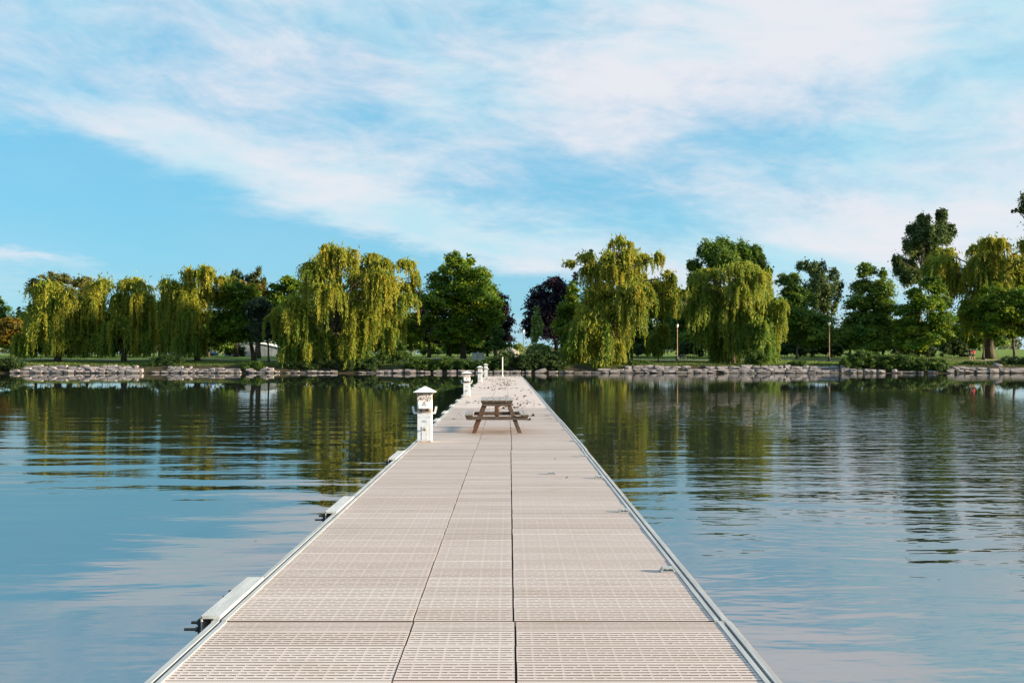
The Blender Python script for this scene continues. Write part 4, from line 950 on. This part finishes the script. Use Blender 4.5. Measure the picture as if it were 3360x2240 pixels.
SH = [(-30, 80, 1170, 1220, 127.6, 'shrub_dark', 'spreading shrub at the far left end of the shoreline'),
      (500, 605, 1160, 1212, 129.0, 'shrub_dark', 'dark shrub spilling over the left stone wall between two willows'),
      (795, 860, 1186, 1216, 128.0, 'shrub', 'low leafy shrub between stones left of the broadest willow'),
      (930, 1010, 1185, 1216, 128.2, 'shrub_dark', 'low shrub under the left skirt of the broadest willow'),
      (1010, 1130, 1178, 1219, 128.2, 'shrub_dark', 'dark undergrowth beneath the middle of the broadest willow'),
      (1130, 1240, 1172, 1219, 127.8, 'shrub_dark', 'shrub beneath the right side of the broadest willow'),
      (1232, 1340, 1110, 1214, 129.6, 'shrub', 'tall green bush standing right beside the broadest willow'),
      (1330, 1440, 1175, 1219, 127.5, 'shrub', 'first section of clipped looking hedge shrubs left of the cabinet'),
      (1430, 1560, 1175, 1218, 127.5, 'shrub', 'leafy shrub on the bank directly before the central maple trunk'),
      (1550, 1640, 1177, 1218, 127.5, 'shrub', 'leafy shrub on the bank directly below the utility cabinet'),
      (1615, 1730, 1156, 1218, 127.6, 'shrub_dark', 'dense dark shrub behind the white marker post'),
      (1710, 1850, 1148, 1218, 127.7, 'shrub_dark', 'tallest dense shrub left of the tallest willow'),
      (2070, 2140, 1184, 1206, 129.2, 'shrub', 'small light shrub on the wall right of the tallest willow'),
      (2455, 2505, 1145, 1200, 128.9, 'shrub', 'upright sapling shrub in front of the round headed willow'),
      (2600, 2640, 1186, 1200, 128.6, 'shrub', 'tuft of greenery on top of the right stone wall'),
      (2760, 2920, 1148, 1217, 127.7, 'shrub', 'large rounded shrub right of the stone wall'),
      (2900, 3020, 1160, 1219, 127.6, 'shrub', 'shrub joined to the right of the large rounded shrub'),
      (3005, 3110, 1172, 1220, 127.5, 'shrub', 'low shrub above the rocks left of the two walkers'),
      (3150, 3250, 1188, 1206, 129.4, 'shrub', 'low weedy shrub on the bank below the two walkers'),
      (3270, 3400, 1170, 1208, 129.0, 'shrub_dark', 'dark shrub at the far right end of the shoreline')]
for i, (a, b, t, bt, Y, m, lb) in enumerate(SH): shrub(lb, a, b, t, bt, Y, 300 + i, m)

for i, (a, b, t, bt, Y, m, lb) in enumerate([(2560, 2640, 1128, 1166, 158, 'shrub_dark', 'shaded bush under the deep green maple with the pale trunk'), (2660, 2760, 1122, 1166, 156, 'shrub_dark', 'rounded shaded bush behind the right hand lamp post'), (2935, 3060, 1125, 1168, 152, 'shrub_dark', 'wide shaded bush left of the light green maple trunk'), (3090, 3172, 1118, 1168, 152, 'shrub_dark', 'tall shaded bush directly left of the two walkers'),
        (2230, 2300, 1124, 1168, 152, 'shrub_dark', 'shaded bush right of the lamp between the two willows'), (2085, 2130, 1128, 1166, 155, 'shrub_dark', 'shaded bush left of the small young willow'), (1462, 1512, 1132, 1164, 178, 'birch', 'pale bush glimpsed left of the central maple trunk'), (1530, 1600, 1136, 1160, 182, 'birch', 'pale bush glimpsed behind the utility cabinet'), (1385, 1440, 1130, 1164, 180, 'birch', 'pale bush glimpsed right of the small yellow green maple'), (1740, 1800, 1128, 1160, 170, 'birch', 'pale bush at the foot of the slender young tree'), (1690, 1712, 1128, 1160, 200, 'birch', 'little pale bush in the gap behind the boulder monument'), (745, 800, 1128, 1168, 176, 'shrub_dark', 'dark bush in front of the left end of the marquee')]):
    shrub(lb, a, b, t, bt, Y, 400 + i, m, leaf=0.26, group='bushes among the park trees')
# grass fringe along the top of the bank
n = 26000; gx = rg.uniform(-78, 78, n); gy = 128.0 + rg.exponential(2.2, n)
gzv = np.array([gz(a, b) for a, b in zip(gx, gy)])
c = np.stack([gx, gy, gzv + 0.05], 1); u_ = np.stack([rg.normal(0, 0.05, n), rg.normal(0, 0.05, n), rg.uniform(0.05, 0.14, n)], 1); v_ = np.stack([np.full(n, 0.035), rg.normal(0, 0.03, n), np.zeros(n)], 1)
M['blade'] = leaf_mat('grass_blade', (0.055, 0.085, 0.016), (0.125, 0.155, 0.032), 0.25)
me = quad_mesh('grass_fringe', leaf_quads(c, u_, v_), rg.random(n)); me.materials.append(M['blade'])
tag(link('grass_fringe', me), 'rough grass growing along the top of the bank', 'grass', kind='stuff')

# far woods seen through the gaps
rgf = np.random.default_rng(77); Q = []
for x in np.arange(-330, 330, 3.6):
    Y = 420 + rgf.uniform(-40, 60); h = rgf.uniform(2.5, 5.0) + (4 if abs(x - 4) > 25 else 0); r = rgf.uniform(3, 5); k = 260
    p = rgf.normal(0, 0.5, (k, 3)) * np.array([r, r, h * 0.42]) + np.array([x, Y, gz(x, Y) + h * 0.4]); p[:, 2] = np.maximum(p[:, 2], gz(x, Y) - 0.1)
    nn = unit(rgf.normal(0, 0.7, (k, 3)) + np.array([0, 0, 0.6])); t1 = unit(np.cross(nn, rgf.normal(0, 1, (k, 3)))); t2 = np.cross(nn, t1); s_ = rgf.uniform(0.4, 0.9, k)[:, None]
    Q.append(leaf_quads(p, t1 * s_, t2 * s_ * 0.8))
V = np.concatenate(Q); me = quad_mesh('far_woods', V, rgf.random(len(V))); me.materials.append(M['far'])
tag(link('far_woods', me), 'pale low treeline far off behind the park', 'woods', kind='stuff')

# ------------------------------------------------------------------ stone edging
def stone_variant(seed):
    r = random.Random(seed); bm = bmesh.new(); bmesh.ops.create_cube(bm, size=1.0)
    bmesh.ops.subdivide_edges(bm, edges=bm.edges[:], cuts=1, use_grid_fill=True)
    for v in bm.verts:
        k = sum(abs(c) > 0.4 for c in v.co); s = {3: 0.88, 2: 0.97, 1: 1.06, 0: 1}[k]
        v.co = Vector((v.co.x * s + r.uniform(-.06, .06), v.co.y * s + r.uniform(-.06, .06), v.co.z * s + r.uniform(-.09, .09)))
    me = bpy.data.meshes.new('stone'); bm.to_mesh(me); bm.free(); me.materials.append(M['stone']); return me
SV = [stone_variant(i) for i in range(12)]
rs = random.Random(9)
def stone(parent, px0, px1, py0, py1, Y, tilt=0.0):
    px0, px1 = px0 - 0.4, px1 + 0.4
    c = at((px0 + px1) / 2, (py0 + py1) / 2, Y); w = (px1 - px0) / F * Y; h = (py1 - py0) / F * Y
    o = child('stone', rs.choice(SV), parent, None, (c.x - parent.location.x, c.y + rs.uniform(-0.06, 0.06) - parent.location.y, c.z - parent.location.z))
    o.scale = (w * 0.985, max(0.8, w * 0.55) * rs.uniform(0.85, 1.1), h * rs.uniform(0.92, 1.04)); o.rotation_euler = (rs.uniform(-.05, .05), tilt + rs.uniform(-.03, .03), rs.uniform(-.08, .08))
def courses(parent, x0, x1, rows, wl, gap=0.0):
    for (ya, yb, Y, a, b) in rows:
        x = max(x0, a)
        while x < min(x1, b):
            w = rs.uniform(*wl); w = min(w, min(x1, b) - x)
            if w < 7: break
            if rs.random() > gap: stone(parent, x, x + w - 1.0, ya + rs.choice((-1.6, -0.6, 0.4, 1.4, 2.2)) + rs.uniform(-.5, .5), yb + rs.uniform(-0.6, 0.8), Y, rs.uniform(-.04, .04))
            x += w
def wall(name, label, px, cat='stone wall'):
    o = empty(name, at(px, 1225, 127.2)); o.location.z = 0.0; return tag(o, label, cat)
WB = 1225.0
wl = wall('stone_wall', 'tiered limestone wall along the shore below the two leftmost willows', 250)
courses(wl, 35, 470, [(1214.5, WB, 127.0, 0, 470), (1207, 1215, 127.5, 40, 470), (1199, 1207.5, 128.0, 60, 455)], (18, 44))
wl = wall('stone_wall', 'low broken stone edging below the third willow and the forked maple', 700)
courses(wl, 500, 900, [(1216, WB, 127.0, 500, 900), (1208.5, 1216.5, 127.5, 548, 790), (1200, 1209, 127.9, 552, 632)], (20, 36), 0.05)
for a, b, c_, d, t in ((808, 832, 1208, 1218, 0), (856, 880, 1207, 1224, -0.3), (881, 898, 1206, 1219, 0), (895, 918, 1215, 1224, .1)): stone(wl, a, b, c_, d, 127.3, t)
wl = wall('stone_edging', 'half hidden row of stones at the waterline under the broadest willow', 1080)
courses(wl, 915, 1262, [(1216.5, WB, 127.0, 900, 1262)], (18, 34), 0.25)
wl = wall('stone_edging', 'row of separate pinkish boulders at the waterline beyond the pedestals', 1500)
for a, b, t in ((1262, 1290, 1214), (1291, 1326, 1212), (1328, 1368, 1211), (1371, 1392, 1215), (1394, 1412, 1216), (1422, 1450, 1213), (1466, 1498, 1214), (1503, 1528, 1213), (1530, 1556, 1213), (1560, 1590, 1216), (1600, 1616, 1217), (1620, 1648, 1214), (1650, 1672, 1216), (1673, 1682, 1217), (1684, 1708, 1215), (1712, 1722, 1217), (1726, 1742, 1214), (1755, 1792, 1211), (1800, 1830, 1217), (1835, 1852, 1218)):
    stone(wl, a, b, t, WB, 127.1, -0.22 if a == 1755 else 0)
wl = wall('stone_wall', 'long squared limestone wall along the shore right of the tallest willow', 2420)
courses(wl, 1852, 2795, [(1217, WB, 127.0, 1852, 2750), (1209.5, 1217.5, 127.45, 1960, 2752), (1199, 1210, 127.9, 2050, 2758)], (18, 46), 0.03)
stone(wl, 2757, 2785, 1196, 1223, 127.3)
wl = wall('stone_edging', 'scattered low stones below the large rounded shrub', 2900)
for a, b, t in ((2786, 2810, 1209), (2812, 2829, 1211), (2832, 2853, 1210), (2852, 2872, 1211), (2878, 2903, 1212), (2924, 2940, 1211), (2942, 2962, 1217), (2963, 3000, 1217), (3008, 3028, 1217), (3040, 3078, 1215)): stone(wl, a, b, t, WB - 1, 127.2)
wl = wall('stone_edging', 'heap of pale boulders at the waterline below the two walkers', 3230)
for a, b, c_, d, t in ((3103, 3127, 1209, 1223, 0), (3121, 3145, 1203, 1214, .25), (3136, 3160, 1211, 1223, 0), (3142, 3178, 1201, 1211, .08), (3160, 3195, 1214, 1223, .05), (3178, 3205, 1204, 1214, 0), (3203, 3235, 1205, 1213, .06), (3200, 3244, 1214, 1223, 0), (3242, 3274, 1208, 1223, 0), (3276, 3310, 1207, 1222, 0), (3311, 3358, 1208, 1222, 0), (3359, 3400, 1209, 1222, 0), (3262, 3284, 1193, 1203, .3)):
    stone(wl, a, b, c_, d, 127.2, t)

# ------------------------------------------------------------------ park furniture
def lamp(label, px, top, base, Y, pole='brownpole', pr=0.085):
    p = at(px, base, Y); g = gz(p.x, Y); H = CAMZ - (top - HY) / F * Y - g
    o = empty('street_lamp', (p.x, Y, g)); tag(o, label, 'street lamp', 'park lamps')
    MB().lathe([(0.26, -0.05), (0.26, 0.10), (0.16, 0.25), (0.13, 0.55), (0.10, 0.62)], 10).build('base', M['iron'], o)
    MB().tube([(0, 0, 0.62), (0, 0, H - 0.62)], [pr, pr * 0.75], 10).build('pole', M[pole], o)
    l = MB().lathe([(0.09, H - 0.62), (0.13, H - 0.58), (0.20, H - 0.30), (0.20, H - 0.16)], 8).build('lantern', M['lamp_glass'], o)
    MB().lathe([(0.23, H - 0.158), (0.20, H - 0.10), (0.06, H - 0.03), (0.02, H)], 8).build('cap', M['iron'], l)
lamp('brown park lamp between the tallest and the round headed willow', 2222, 1060, 1172, 141)
lamp('brown park lamp right of the round headed willow, before dark trees', 2721, 1054, 1170, 138.5)
lamp('slim black park lamp in the gap beside the pale young tree', 1717, 1079, 1158, 146, 'iron', 0.05)
o = empty('pole', (at(61, 1170, 139).x, 139, gz(at(61, 1170, 139).x, 139))); tag(o, 'bare brown pole at the left frame edge before the orange tree', 'pole')
MB().tube([(0, 0, -0.1), (0, 0, 3.5)], [0.085, 0.07], 10).build('shaft', M['brownpole'], o); MB().lathe([(0.09, 3.5), (0.09, 3.56), (0.02, 3.6)], 10).build('cap', M['iron'], o)
o = empty('pole', (at(3247, 1176, 141.5).x, 143.2, gz(0, 143.2))); tag(o, 'thin brown pole with dark base before the right edge willow trunk', 'pole')
MB().tube([(0, 0, 0.2), (0, 0, 3.1)], 0.06, 10).build('shaft', M['brownpole'], o); MB().lathe([(0.32, -0.05), (0.30, 0.12), (0.12, 0.3)], 10).build('base', M['iron'], o)
# utility cabinet
Y = 141.0 - 3.2; a, b = at(1548, 1175, Y), at(1589, 1175, Y); g = gz(a.x, Y); wC = b.x - a.x; hC = CAMZ - (1157 - HY) / F * Y - g
o = empty('utility_cabinet', ((a.x + b.x) / 2, Y, g)); tag(o, 'beige double door utility cabinet on the lawn behind the hedge', 'cabinet')
MB().box(-wC / 2 + 0.03, wC / 2 - 0.03, -0.3, 0.3, -0.1, hC - 0.05).build('body', M['cabinet'], o, bevel=0.02)
MB().box(-wC / 2, wC / 2, -0.36, 0.36, hC - 0.049, hC).build('lid', M['cabinet'], o, bevel=0.015)
for s in (-1, 1):
    d = MB().box(min(s * 0.012, s * (wC / 2 - 0.05)), max(s * 0.012, s * (wC / 2 - 0.05)), -0.325, -0.303, 0.06, hC - 0.08).build('door', M['cabinet'], o)
    MB().box(s * 0.08 - 0.02, s * 0.08 + 0.02, -0.345, -0.3255, hC * 0.45, hC * 0.62).build('handle', M['iron'], d)
MB().box(-0.1, 0.1, -0.06, 0.06, hC + 0.001, hC + 0.10).build('vent', M['white'], o)
MB().box(-wC * 0.30, -wC * 0.16, -0.329, -0.3255, hC * 0.5, hC * 0.72).build('notice_plate', M['label'], o)
# painted boulder monument
bm = bmesh.new(); bmesh.ops.create_icosphere(bm, subdivisions=3, radius=1.0); rr = random.Random(3)
for v in bm.verts:
    k = 1 + 0.14 * math.sin(v.co.x * 5 + 1) * math.cos(v.co.z * 4) + rr.uniform(-.05, .05); v.co *= k
me = bpy.data.meshes.new('boulder'); bm.to_mesh(me); bm.free()
me.materials.append(noisy('mottled_rock', (0.10, 0.10, 0.11), (0.42, 0.38, 0.33), 4, 0.8, lo=0.42, hi=0.58))
Y = 146; c = at(1684, 1152, Y); o = tag(link('boulder', me, None, None, (c.x, Y, gz(c.x, Y) + 0.55)), 'mottled grey boulder monument beside the black lamp in the gap', 'boulder'); o.scale = (0.92, 0.7, 0.98); o.rotation_euler = (0, 0.25, 0.3)
# marquee behind the maple trunks
Y = 188.0; xa2, xb2 = at(748, 0, Y).x, at(945, 0, Y).x; g = gz(0, Y); wM = xb2 - xa2
o = empty('marquee_tent', ((xa2 + xb2) / 2, Y, g)); tag(o, 'long grey marquee with a white curved roof seen between the maple trunks', 'tent')
def roofz(t): return 1.25 + 1.15 * math.sin(math.pi * min(1, max(0, t)) ** 0.9)
n = 9
for i in range(n):
    t0, t1 = i / n, (i + 1) / n; mb = MB(); x0_, x1_ = -wM / 2 + wM * t0, -wM / 2 + wM * t1 - 0.04
    mb.hexa([(x0_, -2.5, 0), (x1_, -2.5, 0), (x1_, 2.5, 0), (x0_, 2.5, 0), (x0_, -2.5, roofz(t0) - 0.03), (x1_, -2.5, roofz(t1) - 0.03), (x1_, 2.5, roofz(t1) - 0.03), (x0_, 2.5, roofz(t0) - 0.03)]); mb.build('wall_panel', M['greywall'], o)
    mb = MB(); e = 0.18; x1r = x1_ + 0.035
    mb.hexa([(x0_, -2.7, roofz(t0)), (x1r, -2.7, roofz(t1)), (x1r, 2.7, roofz(t1)), (x0_, 2.7, roofz(t0)), (x0_, -2.6, roofz(t0) + e), (x1r, -2.6, roofz(t1) + e), (x1r, 2.6, roofz(t1) + e), (x0_, 2.6, roofz(t0) + e)]); mb.build('roof_panel', M['white'], o)
for px0, px1, top, bot, Y, lb, mt in ((902, 934, 1157, 1172, 172, 'small white covered stall in front of the right end of the marquee', 'white'), (515, 542, 1128, 1170, 178, 'white canopy between the second and third willow', 'white'), (578, 606, 1148, 1170, 176, 'red and white canopy behind the third willow', 'red'), (665, 712, 1150, 1168, 182, 'blue topped canopy between the third willow trunk and the marquee', 'blue'), (945, 985, 1146, 1168, 180, 'white canopy glimpsed under the left skirt of the broadest willow', 'white'), (1030, 1075, 1148, 1168, 184, 'white canopy glimpsed under the middle of the broadest willow', 'white'), (1318, 1345, 1150, 1163, 190, 'low white canopy left of the small yellow green maple', 'white'), (140, 175, 1152, 1168, 182, 'pale canopy behind the trunk of the leftmost willow', 'white')):
    a, b = at(px0, bot, Y), at(px1, bot, Y); g = gz(a.x, Y); w = b.x - a.x; hT = CAMZ - (top - HY) / F * Y - g
    o = empty('canopy_tent', ((a.x + b.x) / 2, Y, g)); tag(o, lb, 'tent', 'canopies in the park')
    q = w / 2
    for sx in (-1, 1):
        for sy in (-1, 1): MB().tube([(sx * q * 0.92, sy * q * 0.7, -0.05), (sx * q * 0.92, sy * q * 0.7, hT * 0.62)], 0.03, 6).build('leg', M['white'], o)
    r = MB(); z0 = hT * 0.60
    r.poly([(-q, -q * .8, z0), (q, -q * .8, z0), (q, q * .8, z0), (-q, q * .8, z0), (0, 0, hT)], [(0, 1, 4), (1, 2, 4), (2, 3, 4), (3, 0, 4), (3, 2, 1, 0)]); r.build('roof', M[mt], o)
    r = MB(); r.box(-q, q, q * .74, q * .78, 0.1, z0 - 0.01); r.build('back_wall', M['white'], o)

# bicycle leaning by the lamp
def bicycle(px, Y):
    c = at(px, 1170, Y); o = empty('bicycle', (c.x, Y, gz(c.x, Y)), 0.1); tag(o, 'bicycle parked at the foot of the lamp between the two willows', 'bicycle')
    for x in (-0.52, 0.52):
        ring = [(x + 0.33 * math.cos(t), 0, 0.35 + 0.33 * math.sin(t)) for t in np.linspace(0, 2 * math.pi, 25)]
        w = MB().tube(ring, 0.022, 6, cap=False).build('wheel', M['iron'], o)
        sp = MB()
        for t in np.linspace(0, math.pi, 5, endpoint=False): sp.tube([(x + 0.31 * math.cos(t), 0, 0.35 + 0.31 * math.sin(t)), (x - 0.31 * math.cos(t), 0, 0.35 - 0.31 * math.sin(t))], 0.005, 4)
        sp.build('spokes', M['alu'], w)
    fr = MB()
    for a, b in (((-0.52, 0, .35), (-0.05, 0, .33)), ((-0.05, 0, .33), (-0.16, 0, .82)), ((-0.52, 0, .35), (-0.16, 0, .80)), ((-0.05, 0, .33), (0.36, 0, .78)), ((-0.15, 0, .78), (0.36, 0, .84)), ((0.34, 0, .92), (0.52, 0, .35))): fr.tube([a, b], 0.018, 6)
    fr.build('frame', M['alu'], o)
    MB().tube([(0.33, -0.25, 1.0), (0.36, 0, 0.95), (0.33, 0.25, 1.0)], 0.014, 6).build('handlebar', M['iron'], o)
    MB().box(-0.28, -0.06, -0.06, 0.06, 0.90, 0.94).build('saddle', M['iron'], o, bevel=0.015)
bicycle(2238, 140.0)

# ------------------------------------------------------------------ people: two walkers seen from behind, one stroller far off
def person(label, px, Y, H, top, legs, hair, stride, lean, seed, armbend):
    c = at(px, 1175, Y); root = empty('person', (c.x, Y, gz(c.x, Y) + 0.03)); tag(root, label, 'person')
    s = H / 1.75; me = bpy.data.meshes.new('body'); V, Ed, Rd = [], [], []
    def add(p, r, par=None):
        V.append((p[0] * s, p[1] * s, p[2] * s)); Rd.append(r * s)
        if par is not None: Ed.append((par, len(V) - 1))
        return len(V) - 1
    pel = add((0, 0, 0.95), (0.145)); sp = add((0.0, lean * .3, 1.15), 0.125, pel); ch = add((0, lean * .6, 1.34), 0.150, sp); nk = add((0, lean, 1.50), 0.058, ch); hd0 = add((0, lean + .01, 1.58), 0.082, nk); hd = add((0, lean + .02, 1.68), 0.085, hd0)
    for sg in (-1, 1):
        st = stride * sg
        hp = add((sg * 0.095, 0, 0.90), 0.095, pel); kn = add((sg * 0.10, st * .25 + .03, 0.50), 0.062, hp); cf = add((sg * 0.10, st * .42, 0.33), 0.055, kn); an = add((sg * 0.10, st * .55 - .02, 0.085), 0.038, cf); to = add((sg * 0.11, st * .55 + .14, 0.035), 0.035, an)
        sh = add((sg * 0.19, lean * .8, 1.40), 0.062, ch); el = add((sg * 0.255, -st * .18 - .03, 1.13), 0.045, sh); wr = add((sg * (0.25 - armbend * 0.12), -st * .35 + .05 + armbend * .18, 0.90 + armbend * .2), 0.030, el)
        pa = add((sg * (0.25 - armbend * 0.14), -st * .38 + .08 + armbend * .22, 0.83 + armbend * .2), 0.026, wr)
        for f in range(4): add((sg * 0.25 - sg * armbend * .16, -st * .38 + .07 + f * 0.018 + armbend * .24, 0.745 + armbend * .2 + abs(f - 1.5) * .008), 0.008, pa)
        add((sg * 0.235 - sg * armbend * .16, -st * .38 + .135 + armbend * .22, 0.79 + armbend * .2), 0.009, pa)
    me.from_pydata(V, Ed, []); o = bpy.data.objects.new('body', me); COL.objects.link(o)
    md = o.modifiers.new('skin', 'SKIN'); md.use_smooth_shade = True
    for i, sv in enumerate(me.skin_vertices[0].data): sv.radius = (Rd[i], Rd[i] * (0.75 if i in (0, 1, 2) else 1.0)); sv.use_root = i == 0
    o.modifiers.new('sub', 'SUBSURF').levels = 1; o.modifiers['sub'].render_levels = 1
    dg = bpy.context.evaluated_depsgraph_get(); ev = bpy.data.meshes.new_from_object(o.evaluated_get(dg)); ev.name = 'body'
    o.modifiers.clear(); o.data = ev
    ev.materials.clear()
    for m in (M['skin'], M[top], M[legs], M[hair], M['iron']): ev.materials.append(m)
    for p in ev.polygons:
        x, y, z = p.center / s
        arm = abs(x) > 0.21 or (abs(x) > 0.17 and z < 1.2 and z > 0.6 and abs(y) > 0.12)
        if z > 1.60 or (z > 1.53 and y < lean - 0.03): p.material_index = 3 if (y < lean + 0.05 or z > 1.72) else 0
        elif z > 1.47: p.material_index = 0
        elif z > 0.99 and not (arm and z < 1.24): p.material_index = 1
        elif arm: p.material_index = 0
        elif z > 0.60: p.material_index = 2
        elif z < 0.09: p.material_index = 4
        else: p.material_index = 0
        p.use_smooth = True
    o.parent = root
person('walker with fair hair in a dark top and dark shorts, left of the pair', 3183, 140.9, 1.74, 'navy', 'navy', 'hair', 0.28, 0.02, 1, 0.8)
person('walker in a red shirt and black shorts, right of the pair', 3194, 140.6, 1.70, 'shirt', 'navy', 'hair2', -0.35, 0.03, 2, 0.2)
person('distant person in a pinkish top behind the round headed willow', 2583, 166, 1.62, 'red', 'navy', 'hair', 0.2, 0.0, 3, 0.2)
